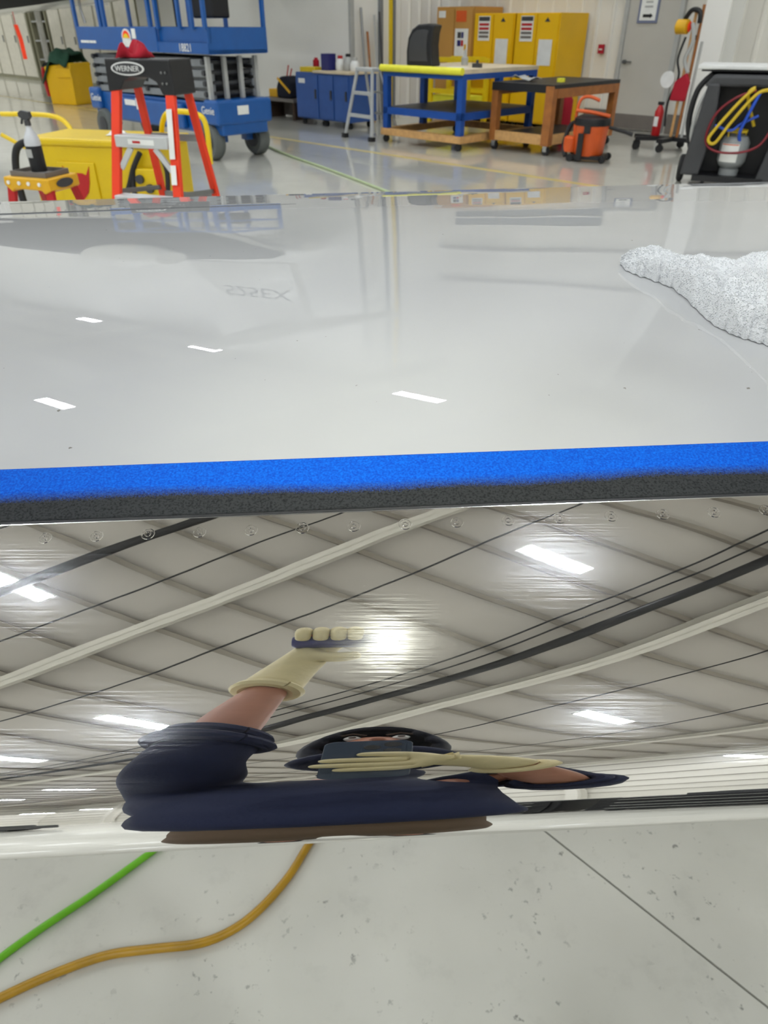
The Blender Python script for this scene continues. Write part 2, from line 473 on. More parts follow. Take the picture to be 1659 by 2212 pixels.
def prof(al):                                            # 2D point and normal at view angle al
    return np.interp(al, TA, PA), np.interp(al, TA, PB), np.interp(al, TA, PE)
def W(s, a, b): return OC + Dv * s + Av * a + Bv * b
def wing_hit(u, v, off=0.0):
    d = ray(u, v); ka, kb = d.dot(Av), d.dot(Bv)
    al = math.degrees(math.atan2(-kb, ka)); a, b, e = prof(al)
    t = math.hypot(a, b) / math.hypot(ka, kb)
    n = Av * (-math.cos(e)) + Bv * math.sin(e)
    return OC + d * t + n * off, n
def strip(pts, s0, s1, ns=2):
    rows = []
    for (a, b) in pts:
        rows.append([W(s0 + (s1 - s0) * k / (ns - 1), a, b) for k in range(ns)])
    return rows
S0, S1 = -3.6, 2.4
wing = thing('aircraft_wing', 'white aircraft wing with a mirror-polished bare metal leading edge', 'aircraft wing')

def paint_material():
    m = bpy.data.materials.new('wing_paint'); m.use_nodes = True
    nt = m.node_tree; p = nt.nodes['Principled BSDF']; L = nt.links.new
    g = nt.nodes.new('ShaderNodeNewGeometry')
    n = nt.nodes.new('ShaderNodeTexNoise'); n.inputs['Scale'].default_value = 170; n.inputs['Detail'].default_value = 2
    L(g.outputs['Position'], n.inputs['Vector'])
    r = nt.nodes.new('ShaderNodeValToRGB'); r.color_ramp.elements[0].position = 0.775; r.color_ramp.elements[1].position = 0.80
    r.color_ramp.elements[0].color = C('#aeafb0'); r.color_ramp.elements[1].color = C('#77756f')
    L(n.outputs['Fac'], r.inputs['Fac']); L(r.outputs['Color'], p.inputs['Base Color'])
    p.inputs['Roughness'].default_value = 0.6
    p.inputs['Specular IOR Level'].default_value = 0.0
    p.inputs['Coat Weight'].default_value = 1.0
    p.inputs['Coat Roughness'].default_value = 0.004
    p.inputs['Coat IOR'].default_value = 1.5
    n2 = nt.nodes.new('ShaderNodeTexNoise'); n2.inputs['Scale'].default_value = 9; n2.inputs['Detail'].default_value = 1
    L(g.outputs['Position'], n2.inputs['Vector'])
    b = nt.nodes.new('ShaderNodeBump'); b.inputs['Strength'].default_value = 0.03; b.inputs['Distance'].default_value = 0.01
    L(n2.outputs['Fac'], b.inputs['Height']); L(b.outputs['Normal'], p.inputs['Coat Normal'])
    return m
def metal_material():
    m = bpy.data.materials.new('polished_aluminium'); m.use_nodes = True
    nt = m.node_tree; L = nt.links.new
    for nd in list(nt.nodes): nt.nodes.remove(nd)
    out = nt.nodes.new('ShaderNodeOutputMaterial')
    g = nt.nodes.new('ShaderNodeNewGeometry')
    # slow waviness of the sheet
    n = nt.nodes.new('ShaderNodeTexNoise'); n.inputs['Scale'].default_value = 22; n.inputs['Detail'].default_value = 1.5
    L(g.outputs['Position'], n.inputs['Vector'])
    b = nt.nodes.new('ShaderNodeBump'); b.inputs['Strength'].default_value = 0.02; b.inputs['Distance'].default_value = 0.002
    L(n.outputs['Fac'], b.inputs['Height'])
    # fine span-wise polishing scratches
    mp = nt.nodes.new('ShaderNodeMapping'); mp.inputs['Scale'].default_value = (18, 900, 900); L(g.outputs['Position'], mp.inputs['Vector'])
    n2 = nt.nodes.new('ShaderNodeTexNoise'); n2.inputs['Scale'].default_value = 1.0; n2.inputs['Detail'].default_value = 3
    L(mp.outputs['Vector'], n2.inputs['Vector'])
    b2 = nt.nodes.new('ShaderNodeBump'); b2.inputs['Strength'].default_value = 0.25; b2.inputs['Distance'].default_value = 0.0004
    L(n2.outputs['Fac'], b2.inputs['Height']); L(b.outputs['Normal'], b2.inputs['Normal'])
    g1 = nt.nodes.new('ShaderNodeBsdfAnisotropic'); g1.inputs['Color'].default_value = (0.90, 0.89, 0.88, 1); g1.inputs['Roughness'].default_value = 0.012
    g2 = nt.nodes.new('ShaderNodeBsdfAnisotropic'); g2.inputs['Color'].default_value = (0.85, 0.86, 0.90, 1); g2.inputs['Roughness'].default_value = 0.16
    L(b.outputs['Normal'], g1.inputs['Normal']); L(b2.outputs['Normal'], g2.inputs['Normal'])
    mx = nt.nodes.new('ShaderNodeMixShader'); mx.inputs[0].default_value = 0.03
    L(g1.outputs[0], mx.inputs[1]); L(g2.outputs[0], mx.inputs[2]); L(mx.outputs[0], out.inputs[0])
    return m
M['paint'] = paint_material(); M['mirror'] = metal_material()

AL_T0, AL_T1 = 30.03, 34.20          # tape edges
# white upper skin, trailing edge and lower skin
up_pts = [prof(a)[:2] for a in np.linspace(34.24, 10.28, 160)]
te = up_pts[-1]
up = MB(); up.grid(strip(up_pts, S0, S1, 14)); up.obj('upper_skin', 'paint', wing, smooth=True)
# nose: metal down to the lower surface
lo_pts = [prof(a)[:2] for a in np.concatenate([np.linspace(34.42, 52, 120), np.linspace(52.1, 58.7, 140)])]
ea = math.radians(7.0); na, nb = -math.cos(ea), math.sin(ea)
RN = 0.0172
ca, cb = lo_pts[-1][0] - na * RN, lo_pts[-1][1] - nb * RN
for k in range(1, 40):
    e = ea - math.radians(62) * k / 39; lo_pts.append((ca - math.cos(e) * RN, cb + math.sin(e) * RN))
e0 = ea - math.radians(62); R2 = 0.16
c2 = (lo_pts[-1][0] + math.cos(e0) * R2, lo_pts[-1][1] - math.sin(e0) * R2)
for k in range(1, 20):
    e = e0 - math.radians(30) * k / 19; lo_pts.append((c2[0] - math.cos(e) * R2, c2[1] + math.sin(e) * R2))
nose = MB(); nose.grid(strip(lo_pts, S0, S1, 14)); nose.obj('leading_edge', 'mirror', wing, smooth=True)
low = [lo_pts[-1], (0.42, lo_pts[-1][1] - 0.004), (0.7, lo_pts[-1][1] + 0.02), (te[0] - 0.002, te[1] - 0.006), te]
MB().grid(strip(low, S0, S1, 2)).obj('lower_skin', 'paint', wing)
MB().grid(strip([te, (te[0], te[1] - 0.006)], S0, S1, 2)).obj('trailing_edge', 'steel', wing)
capp = [p for p in up_pts[::-1]] + lo_pts[::4] + low[:-1]
for s in (S0, S1):
    MB().add([W(s, a, b) for a, b in capp], [tuple(range(len(capp)))]).obj('end_cap', 'paint', wing)
# joint between the painted skin and the leading edge: dark sealant groove and a bright rolled lip
def along(al, off, r, name, m, s0=S0, s1=S1, n=8):
    a, b, e = prof(al); a += -math.cos(e) * off; b += math.sin(e) * off
    return MB().tube([W(s0 + (s1-s0)*k/6, a, b) for k in range(7)], r, n).obj(name, m, wing, smooth=True)
along(34.33, -0.0006, 0.0009, 'sealant_groove', 'black')
along(34.27, -0.0002, 0.0006, 'sealant_groove', 'black')
along(34.43, -0.0003, 0.00045, 'rolled_lip', 'chrome')
# hinge seam converging on the trailing edge
sp = [wing_hit(u, 463.5 - 0.036 * u, 0.0002)[0] for u in (-900, -400, 0, 300, 640)]
MB().tube(sp, [0.0012, 0.0012, 0.0011, 0.0008, 0.0001], 6).obj('hinge_seam', 'dgrey', wing)
# fasteners
rv = MB()
for R_, r_, z_ in ((0.0031, 0.0004, 0.0), (0.0013, 0.0004, 0.0001)):
    n1, n2_ = 24, 6
    vs = [((R_ + r_*math.cos(2*math.pi*j/n2_))*math.cos(2*math.pi*i/n1), (R_ + r_*math.cos(2*math.pi*j/n2_))*math.sin(2*math.pi*i/n1), z_ + r_*math.sin(2*math.pi*j/n2_)) for i in range(n1) for j in range(n2_)]
    fs = [(i*n2_+j, ((i+1) % n1)*n2_+j, ((i+1) % n1)*n2_+(j+1) % n2_, i*n2_+(j+1) % n2_) for i in range(n1) for j in range(n2_)]
    rv.add(vs, fs)
rmesh_ = rv.mesh('rivet', smooth=True); rmesh_.materials.append(M['mirror'])
for k in range(-9, 24):
    u = 97 + 111.2 * k; v = 1162 - 0.0385 * (u - 97)
    P, n = wing_hit(u, v, -0.00003)
    o = bpy.data.objects.new('rivet', rmesh_); col.objects.link(o); o.parent = wing
    o.location = P; o.rotation_mode = 'QUATERNION'; o.rotation_quaternion = n.to_track_quat('Z', 'Y')
# landing gear that carries the wing, inboard of the view
g0 = W(-2.6, 0.55, -0.30)
MB().cyl((g0.x, g0.y, 0.2), g0 + Vector((0, 0, 0.06)), 0.045).cyl((g0.x - 0.16, g0.y, 0.2), (g0.x + 0.02, g0.y, 0.2), 0.03).obj('gear_strut', 'white', wing, smooth=True)
MB().lathe([(0.12, -0.07), (0.19, -0.075), (0.2, -0.04), (0.2, 0.04), (0.19, 0.075), (0.12, 0.07)], (g0.x - 0.2, g0.y, 0.2), 28, 'x').obj('gear_wheel', 'rubber', wing, smooth=True)

# ---- blue masking tape along the joint
def tape_material():
    m = bpy.data.materials.new('masking_tape'); m.use_nodes = True
    nt = m.node_tree; p = nt.nodes['Principled BSDF']; L = nt.links.new
    uv = nt.nodes.new('ShaderNodeUVMap'); sep = nt.nodes.new('ShaderNodeSeparateXYZ'); L(uv.outputs[0], sep.inputs[0])
    g = nt.nodes.new('ShaderNodeNewGeometry')
    def noise(s, d):
        n = nt.nodes.new('ShaderNodeTexNoise'); n.inputs['Scale'].default_value = s; n.inputs['Detail'].default_value = d
        L(g.outputs['Position'], n.inputs['Vector']); return n
    n1, n2, n3 = noise(14, 3), noise(1500, 2), noise(800, 4)
    def madd(a, k, c):
        x = nt.nodes.new('ShaderNodeMath'); x.operation = 'MULTIPLY_ADD'; x.inputs[1].default_value = k
        L(a, x.inputs[0])
        if isinstance(c, float): x.inputs[2].default_value = c
        else: L(c, x.inputs[2])
        return x.outputs[0]
    t = madd(n1.outputs['Fac'], 0.22, madd(n2.outputs['Fac'], 0.22, sep.outputs['Y']))
    r = nt.nodes.new('ShaderNodeValToRGB'); cr = r.color_ramp
    cr.elements[0].position = 0.66; cr.elements[0].color = (0, 0, 0, 1)
    cr.elements[1].position = 0.87; cr.elements[1].color = (1, 1, 1, 1)
    L(t, r.inputs['Fac'])
    blue = nt.nodes.new('ShaderNodeValToRGB'); blue.color_ramp.elements[0].color = C('#0043ae'); blue.color_ramp.elements[1].color = C('#0068d4')
    blue.color_ramp.elements[0].position = 0.35; blue.color_ramp.elements[1].position = 0.75; L(n3.outputs['Fac'], blue.inputs['Fac'])
    dirt = nt.nodes.new('ShaderNodeValToRGB'); dirt.color_ramp.elements[0].color = C('#17181a'); dirt.color_ramp.elements[1].color = C('#2f3132')
    dirt.color_ramp.elements[0].position = 0.32; dirt.color_ramp.elements[1].position = 0.55; L(n3.outputs['Fac'], dirt.inputs['Fac'])
    mx = nt.nodes.new('ShaderNodeMixRGB'); L(r.outputs['Color'], mx.inputs[0]); L(blue.outputs['Color'], mx.inputs[1]); L(dirt.outputs['Color'], mx.inputs[2])
    L(mx.outputs['Color'], p.inputs['Base Color']); p.inputs['Roughness'].default_value = 0.75; p.inputs['Specular IOR Level'].default_value = 0.15
    b = nt.nodes.new('ShaderNodeBump'); b.inputs['Strength'].default_value = 0.5; b.inputs['Distance'].default_value = 0.0003
    L(n3.outputs['Fac'], b.inputs['Height']); L(b.outputs['Normal'], p.inputs['Normal'])
    return m
M['tape'] = tape_material()
rows, vv = [], []
TS0, TS1 = -1.6, 1.6
tp_n = 24
for k in range(tp_n + 1):
    al = AL_T0 + (AL_T1 - AL_T0) * k / tp_n
    a, b, e = prof(al); off = 0.00022
    rows.append([W(TS0 + (TS1 - TS0) * j / 20, a - math.cos(e) * off, b + math.sin(e) * off) for j in range(21)])
tmb = MB().grid(rows)
tape = tmb.obj('masking_tape', 'tape', smooth=True)
uvl = tape.data.uv_layers.new(name='UVMap')
for lp in tape.data.loops:
    i = lp.vertex_index; uvl.data[lp.index].uv = ((i % 21) / 20, (i // 21) / tp_n)
sd = tape.modifiers.new('thickness', 'SOLIDIFY'); sd.thickness = 0.00016; sd.offset = 0
tag(tape, 'blue masking tape strip with grey polish grime along the metal leading edge', 'masking tape')

# ---- polish smear left where the towel was dragged
SM = bpy.data.materials.new('dried_polish'); SM.use_nodes = True
_nt = SM.node_tree; _p = _nt.nodes['Principled BSDF']; _p.inputs['Base Color'].default_value = C('#fbfbfa'); _p.inputs['Roughness'].default_value = 0.35; _p.inputs['Alpha'].default_value = 0.13
smp = [(1336, 590), (1350, 604), (1385, 628), (1412, 640), (1440, 668), (1466, 682), (1480, 694), (1505, 700), (1530, 718), (1560, 735), (1590, 762), (1625, 795), (1665, 835), (1720, 890)]
rows = [[], []]
for i, (u, v) in enumerate(smp):
    for k in range(3):
        uu = u + (smp[min(i+1, len(smp)-1)][0] - u) * k / 3; vv_ = v + (smp[min(i+1, len(smp)-1)][1] - v) * k / 3
        wdt = 2.0 + 4.0 * random.random()
        rows[0].append(wing_hit(uu - 1, vv_ + wdt, 0.00012)[0]); rows[1].append(wing_hit(uu + 1, vv_ - wdt * 0.5, 0.00012)[0])
MB().grid(rows).obj('polish_smear', SM, wing)

# ================================================================== TOWEL
def curve_px(pts, t):
    xs = [p[0] for p in pts]; return np.interp(t, xs, [p[1] for p in pts])
LOW = [(1340, 574), (1350, 583), (1370, 594), (1400, 603), (1450, 622), (1480, 645), (1510, 676), (1540, 703), (1590, 728), (1659, 748), (1760, 775), (1880, 800)]
UPP = [(1340, 571), (1350, 566), (1370, 560), (1420, 558), (1480, 572), (1560, 573), (1620, 568), (1659, 563), (1760, 556), (1880, 550)]
NU, NV = 150, 64
top, bot = [], []
def tn(x, y): return math.sin(x * 2.1 + 1.3 * math.sin(y * 1.7)) * math.cos(y * 2.3 + 0.8 * math.sin(x * 1.1))
for i in range(NU + 1):
    u = 1340 + 540 * (i / NU) ** 1.15
    lo_, hi_ = curve_px(LOW, u) + 2.2 * math.sin(u * 0.31) * math.sin(u * 0.083), curve_px(UPP, u) + 2.0 * math.sin(u * 0.12)
    T = 0.0125 * min(1.0, math.sqrt((u - 1339) / 60.0)) + 0.004 * min(1, (u - 1339) / 300)
    r1, r2 = [], []
    for j in range(NV + 1):
        q = j / NV
        P, n = wing_hit(u, lo_ + (hi_ - lo_) * q, 0.0)
        edge = (1 - (2 * q - 1) ** 6) ** 0.5 if 0 < q < 1 else 0.0
        hem = 0.0065 * math.exp(-((q - 0.13) / 0.07) ** 2) * min(1, (u - 1340) / 80)
        f1 = -0.011 * math.exp(-((q - 0.30 + 0.0006 * (u - 1520)) / 0.05) ** 2) * (1 / (1 + math.exp(-(u - 1500) / 25)))
        f2 = 0.004 * math.exp(-((q - 0.55 + 0.0004 * (u - 1500)) / 0.1) ** 2)
        f3 = -0.0065 * math.exp(-((q - 0.72) / 0.03) ** 2) * (1 / (1 + math.exp(-(u - 1545) / 10)))
        f4 = -0.009 * math.exp(-((q - 0.5) / 0.08) ** 2 - ((u - 1548) / 14) ** 2)
        h = T * edge * (0.72 + 0.26 * tn(u / 40, q * 4.2)) + (hem + f1 + f2 + f3 + f4) * edge + 0.0009 * tn(u / 9, q * 17) * edge
        r1.append(P + n * (max(h, 0.0) + 0.0009)); r2.append(P + n * 0.0005)
    top.append(r1); bot.append(r2)
tw = MB().grid(top).grid(bot)
m_ = NV + 1; nb_ = (NU + 1) * m_
for i in range(NU):
    for j in (0, NV):
        tw.f.append((i*m_+j, (i+1)*m_+j, nb_+(i+1)*m_+j, nb_+i*m_+j))
for i in (0, NU):
    for j in range(NV): tw.f.append((i*m_+j, i*m_+j+1, nb_+i*m_+j+1, nb_+i*m_+j))
M['terry'] = mat('white_terry', '#e2e4e6', 0.95, var=0.02, scale=60, bump=0.7, bscale=900)
towel = thing('towel', 'rumpled white terry towel lying on the wing', 'towel')
tw.obj('towel_cloth', 'terry', towel, smooth=True)
lp = MB(); rng = random.Random(3)
octa = [(1,0,0),(-1,0,0),(0,1,0),(0,-1,0),(0,0,1),(0,0,-1)]
octf = [(0,2,4),(2,1,4),(1,3,4),(3,0,4),(2,0,5),(1,2,5),(3,1,5),(0,3,5)]
for _ in range(11000):
    i, j = rng.random() * (NU - 1), rng.random() * (NV - 2) + 0.5
    # skip the flat woven band
    i0, j0 = int(i), int(j); P = top[i0][j0].lerp(top[i0+1][min(j0+1, NV)], rng.random())
    nn = (top[i0+1][j0] - top[i0][j0]).cross(top[i0][j0+1] - top[i0][j0])
    if nn.length < 1e-12: continue
    nn.normalize()
    if nn.z < 0: nn = -nn
    t1 = nn.orthogonal().normalized(); t2 = nn.cross(t1); an = rng.random() * 6.28
    x_ = t1 * math.cos(an) + t2 * math.sin(an); y_ = nn.cross(x_)
    k = 0.00032 + 0.0002 * rng.random(); hh = 0.0005 + 0.0004 * rng.random(); lean = (rng.random() - 0.5) * 0.8
    lp.add([P + x_*p[0]*k*1.5 + y_*p[1]*k + (nn + x_*lean) * (p[2] * hh + 0.0002) for p in octa], octf)
lo_ = lp.obj('terry_loops', 'terry', towel, smooth=True, fix=False); lo_['kind'] = 'stuff'

# ================================================================== HOSES AND FLOOR LINES
M['hoseg'] = mat('green_hose', '#67b414', 0.45, scale=40, bump=0.5, bscale=120)
M['hosey'] = mat('amber_hose', '#a67e0c', 0.4, scale=30, var=0.1)
M['hosep'] = mat('pale_green_hose', '#a9b78f', 0.5)
def hose(name, px, r, m, label, n=10):
    pts = [fl(u, v, r) for u, v in px]
    o = MB().tube(bez(pts, 10), r, n).obj(name, m, smooth=True)
    return tag(o, label, 'hose')
hose('air_hose', [(560, 1640), (430, 1755), (340, 1830), (310, 1853), (200, 1932), (90, 2005), (0, 2070), (-130, 2172), (-330, 2330)], 0.0076, 'hoseg', 'bright green air hose lying on the floor under the wing')
hose('power_cord', [(790, 1560), (740, 1690), (690, 1785), (660, 1835), (620, 1898), (560, 1965), (500, 2010), (430, 2038), (330, 2050), (230, 2064), (120, 2102), (0, 2156), (-160, 2240), (-400, 2400)], 0.0088, 'hosey', 'amber yellow hose curving over the floor under the wing')
hose('floor_hose', [(540, 296), (575, 314), (620, 334), (700, 362), (770, 388), (830, 411), (950, 455), (1100, 500)], 0.014, 'hosep', 'pale green hose running over the glossy floor past the scissor lift')
M['lineo'] = mat('floor_line_paint', '#c9b878', 0.3, scale=5, var=0.1)
MB().box((A0 + 1, 7.70, 0.0), (A1 - 1, 7.80, 0.0012)).obj('floor_line', 'lineo', base)

# ================================================================== PERSON (seen in the polished metal)
def skin(name, nodes, edges, root, m, parent, sub=2):
    me = bpy.data.meshes.new(name); bm = bmesh.new()
    L = bm.verts.layers.skin.verify(); vs = {}
    for k, (p, rx, ry) in nodes.items():
        v = bm.verts.new(p); v[L].radius = (rx, ry); v[L].use_root = (k == root); vs[k] = v
    for a, b in edges: bm.edges.new((vs[a], vs[b]))
    bm.to_mesh(me); bm.free()
    o = bpy.data.objects.new(name, me); col.objects.link(o); o.parent = parent
    me.materials.append(M[m])
    s = o.modifiers.new('skin', 'SKIN'); s.use_smooth_shade = True; s.branch_smoothing = 0.6
    d = o.modifiers.new('sub', 'SUBSURF'); d.levels = sub; d.render_levels = sub
    return o
def chain(*k): return list(zip(k[:-1], k[1:]))
M['skin'] = mat('skin', '#b07a62', 0.55, scale=30)
M['navyc'] = mat('navy_cloth', '#131c3a', 0.9, scale=30, bump=0.4, bscale=200)
M['hoodc'] = mat('black_navy_knit', '#0f1322', 0.9, bump=0.4, bscale=200)
M['pants'] = mat('brown_trousers', '#5d4c3c', 0.9, bump=0.3)
M['glove'] = mat('cream_latex', '#dccfa0', 0.5, scale=40, bump=0.3, bscale=160)
M['shoe'] = mat('dark_shoe', '#26221f', 0.7)
UPV, NV_ = Vector((0, SN, CS)), Vector((0, CS, -SN))
def PH(x, u, n): return Vector((x, 0, CAMZ)) + UPV * u + NV_ * n      # phone coordinates: x right, u up, n out of its back
LE_, LW = Vector((-0.165, -0.04, 1.505)), Vector((-0.115, 0.085, 1.745))
RE_, RW = Vector((0.235, -0.28, 1.35)), PH(0.115, -0.085, -0.010)
person = thing('person', 'person in navy sweater, dark hood and cream gloves leaning over the wing with a phone', 'person', (0, 0, 0))
B = {'pel': ((-.03, -.15, .93), .06, .05), 'bel': ((-.03, -.15, 1.1), .06, .05), 'che': ((-.01, -.23, 1.30), .10, .075), 'nb': ((0, -.27, 1.50), .05, .05), 'nk': ((0.003, -.235, 1.60), .05, .055),
     'jaw': ((.006, -.195, 1.68), .06, .075), 'sk': ((.008, -.215, 1.76), .072, .09), 'top': ((.008, -.225, 1.815), .055, .07), 'nose': ((.008, -.108, 1.705), .011, .011), 'no2': ((.008, -.128, 1.735), .012, .012),
     'ls': ((-.17, -.27, 1.46), .03, .03), 'le': (LE_, .028, .028), 'lm': (LE_.lerp(LW, .4), .04, .04), 'lw': (LW, .027, .023),
     'rs': ((.17, -.29, 1.48), .03, .03), 're': (RE_, .026, .026), 'rm': (RE_.lerp(RW, .55), .038, .038), 'rw': (RW, .027, .023),
     'lh': ((-.13, -.16, .80), .05, .05), 'lk': ((-.14, -.17, .5), .045, .045), 'la': ((-.15, -.25, .1), .038, .04), 'lt': ((-.16, -.10, .045), .03, .025),
     'rh': ((.07, -.16, .80), .05, .05), 'rk': ((.08, -.17, .5), .045, .045), 'ra': ((.09, -.25, .1), .038, .04), 'rt': ((.10, -.10, .045), .03, .025)}
skin('body', B, chain('pel','bel','che','nb','nk','jaw','sk','top') + [('sk','no2'),('no2','nose')] + chain('che','ls','le','lm','lw') + chain('che','rs','re','rm','rw') + chain('pel','lh','lk','la','lt') + chain('pel','rh','rk','ra','rt'), 'pel', 'skin', person)
lc, rc = LE_.lerp(LW, .30), RE_.lerp(RW, .33)
S_ = {'hem': ((-.03, -.135, 1.06), .215, .16), 'bel': ((-.03, -.145, 1.14), .215, .16), 'che': ((-.01, -.235, 1.33), .20, .14), 'nb': ((0, -.275, 1.50), .09, .085), 'nk': ((0, -.25, 1.57), .075, .075),
      'ls': ((-.19, -.265, 1.46), .09, .09), 'le': (LE_, .056, .054), 'lc0': (LE_.lerp(LW, .16), .058, .055), 'lc': (lc, .054, .052),
      'rs': ((.19, -.29, 1.48), .085, .085), 're': (RE_, .066, .064), 'rc0': (RE_.lerp(RW, .18), .064, .06), 'rc': (rc, .054, .052)}
skin('sweater', S_, chain('hem','bel','che','nb','nk') + chain('che','ls','le','lc0','lc') + chain('che','rs','re','rc0','rc'), 'che', 'navyc', person)
def cuff(p, q, r):
    d = (q - p).normalized(); pts = []
    mb = MB(); u = d.orthogonal().normalized(); v = d.cross(u); rr = []
    for i in range(25):
        a = 2 * math.pi * i / 24; rr.append(p + (u*math.cos(a) + v*math.sin(a)) * r)
    return mb.tube(rr, 0.011, 8)
for p, q, r in ((lc, LW, .047), (LE_.lerp(LW, .22), LW, .056), (rc, RW, .044), (RE_.lerp(RW, .24), RW, .053)):
    cuff(p, q, r).obj('rolled_cuff', 'navyc', person, smooth=True)
Pn = {'w': ((-.03, -.15, 1.15), .16, .12), 'w1': ((-.03, -.15, 1.06), .185, .14), 'w2': ((-.03, -.15, .95), .185, .14), 'lh': ((-.13, -.16, .82), .11, .11), 'lk': ((-.14, -.17, .5), .08, .085), 'la': ((-.15, -.25, .1), .068, .075),
      'rh': ((.07, -.16, .82), .11, .11), 'rk': ((.08, -.17, .5), .08, .085), 'ra': ((.09, -.25, .1), .068, .075)}
skin('trousers', Pn, chain('w','w1','w2') + chain('w2','lh','lk','la') + chain('w2','rh','rk','ra'), 'w', 'pants', person)
for sx in (-1, 1):
    skin('shoe', {'a': ((.12*sx-.03, -.285, .05), .045, .048), 'b': ((.125*sx-.03, -.19, .05), .046, .048), 'c': ((.135*sx-.03, -.06, .038), .046, .036), 'd': ((.138*sx-.03, -.01, .034), .035, .03)}, chain('a','b','c','d'), 'b', 'shoe', person)
# hood around the head
hc, hr = Vector((.008, -.222, 1.745)), Vector((.094, .118, .125)); fdir = Vector((0, .93, -.36)).normalized()
hb = MB(); n1, n2_ = 32, 20
vs = [hc + Vector((hr.x*math.sin(math.pi*j/n2_)*math.cos(2*math.pi*i/n1), hr.y*math.sin(math.pi*j/n2_)*math.sin(2*math.pi*i/n1), hr.z*math.cos(math.pi*j/n2_))) for j in range(n2_+1) for i in range(n1)]
fs = []
for j in range(n2_):
    for i in range(n1):
        q = (j*n1+i, j*n1+(i+1) % n1, (j+1)*n1+(i+1) % n1, (j+1)*n1+i)
        c = sum((vs[k] for k in q), Vector()) / 4 - hc; c = Vector((c.x/hr.x, c.y/hr.y, c.z/hr.z)).normalized()
        if c.dot(fdir) < 0.62 and not (c.z < -0.8): fs.append(q)
hood = hb.add(vs, fs).obj('hood', 'hoodc', person, smooth=True, fix=False)
sdm = hood.modifiers.new('thick', 'SOLIDIFY'); sdm.thickness = 0.014; sdm.offset = 0
MB().tube([Vector((.008, -.215, 1.62)) + Vector((.078*math.cos(a), .095*math.sin(a), .012*math.sin(2*a))) for a in np.linspace(0, 2*math.pi, 33)], 0.026, 10).obj('scarf', 'navyc', person, smooth=True)
for sx in (-1, 1):
    e_ = Vector((.008 + .031*sx, -.138, 1.758))
    MB().lathe([(0.001, -.012), (.009, -.008), (.012, 0), (.009, .008), (.001, .012)], e_, 12).obj('eye', 'white', person, smooth=True)
    MB().lathe([(0.001, -.003), (.0052, -.002), (.0052, .002), (.001, .003)], e_ + Vector((0, .0095, -.003)), 10, 'y').obj('iris', 'dbrown', person, smooth=True)
    MB().tube([e_ + Vector((-.018, .002, .02)), e_ + Vector((0, .008, .025)), e_ + Vector((.018, .002, .02))], .004, 6).obj('eyebrow', 'dbrown', person, smooth=True)
MB().tube([(-.015, -.124, 1.668), (.008, -.114, 1.666), (.031, -.124, 1.668)], .005, 6).obj('mouth', 'rag', person, smooth=True)
# gloves, each with a palm and five fingers
def glove(nodes, edges, root): return skin('glove', {k: (p, x * 1.22, y * 1.22) for k, (p, x, y) in nodes.items()}, edges, root, 'glove', person)
N = {'c': (RW.lerp(RE_, .12), .033, .031), 'w': (RW, .031, .027), 'p': (PH(.066, -.068, .000), .030, .020), 'k': (PH(.047, -.062, .008), .028, .014)}
E_ = chain('c', 'w', 'p', 'k')
for i, (u0, u1, xt) in enumerate(((-.036, -.030, -.014), (-.056, -.052, -.045), (-.076, -.073, -.052), (-.093, -.093, -.032))):
    N['k%d' % i] = (PH(.036, u0, .009), .0105, .0105); N['m%d' % i] = (PH(.012 + (xt+.014)*.3, (u0+u1)/2, .0135), .0088, .0088)
    N['d%d' % i] = (PH(xt + .014, u1, .0125), .0080, .0080); N['t%d' % i] = (PH(xt, u1, .009), .0065, .0065)
    E_ += [('k', 'k%d' % i)] + chain('k%d' % i, 'm%d' % i, 'd%d' % i, 't%d' % i)
N['th0'] = (PH(.062, -.052, -.016), .013, .012); N['th1'] = (PH(.046, -.034, -.024), .0105, .0105); N['th2'] = (PH(.022, -.022, -.024), .008, .008)
E_ += chain('p', 'th0', 'th1', 'th2')
glove(N, E_, 'p')
# left hand closed around the inspection light
FL = Vector((0.0, 0.175, 1.80))                       # centre of the light's emitter
def FP(x, y, z): return FL + Vector((x, y, z))
N = {'c': (LW.lerp(LE_, .12), .034, .032), 'w': (LW, .032, .028), 'p': (FP(-.085, -.025, .018), .030, .024), 'k': (FP(-.068, -.006, .036), .030, .016)}
E_ = chain('c', 'w', 'p', 'k')
for i, x in enumerate((-.094, -.073, -.052, -.032)):
    N['k%d' % i] = (FP(x, .012, .036), .0105, .0105); N['m%d' % i] = (FP(x+.002, .032, .018), .0095, .0095)
    N['d%d' % i] = (FP(x+.003, .028, -.008), .009, .009); N['t%d' % i] = (FP(x+.003, .008, -.015), .0078, .0078)
    E_ += [('k', 'k%d' % i)] + chain('k%d' % i, 'm%d' % i, 'd%d' % i, 't%d' % i)
N['th0'] = (FP(-.07, -.034, .0), .013, .012); N['th1'] = (FP(-.045, -.034, -.008), .011, .011); N['th2'] = (FP(-.02, -.028, -.006), .0085, .0085)
E_ += chain('p', 'th0', 'th1', 'th2')
glove(N, E_, 'p')
for p, q, r in ((LW.lerp(LE_, .12), LW, .033), (RW.lerp(RE_, .12), RW, .032)):
    c_ = cuff(p, q, r)
    o = c_.obj('glove_rim', 'glove', person, smooth=True); o.scale = (1, 1, 1)

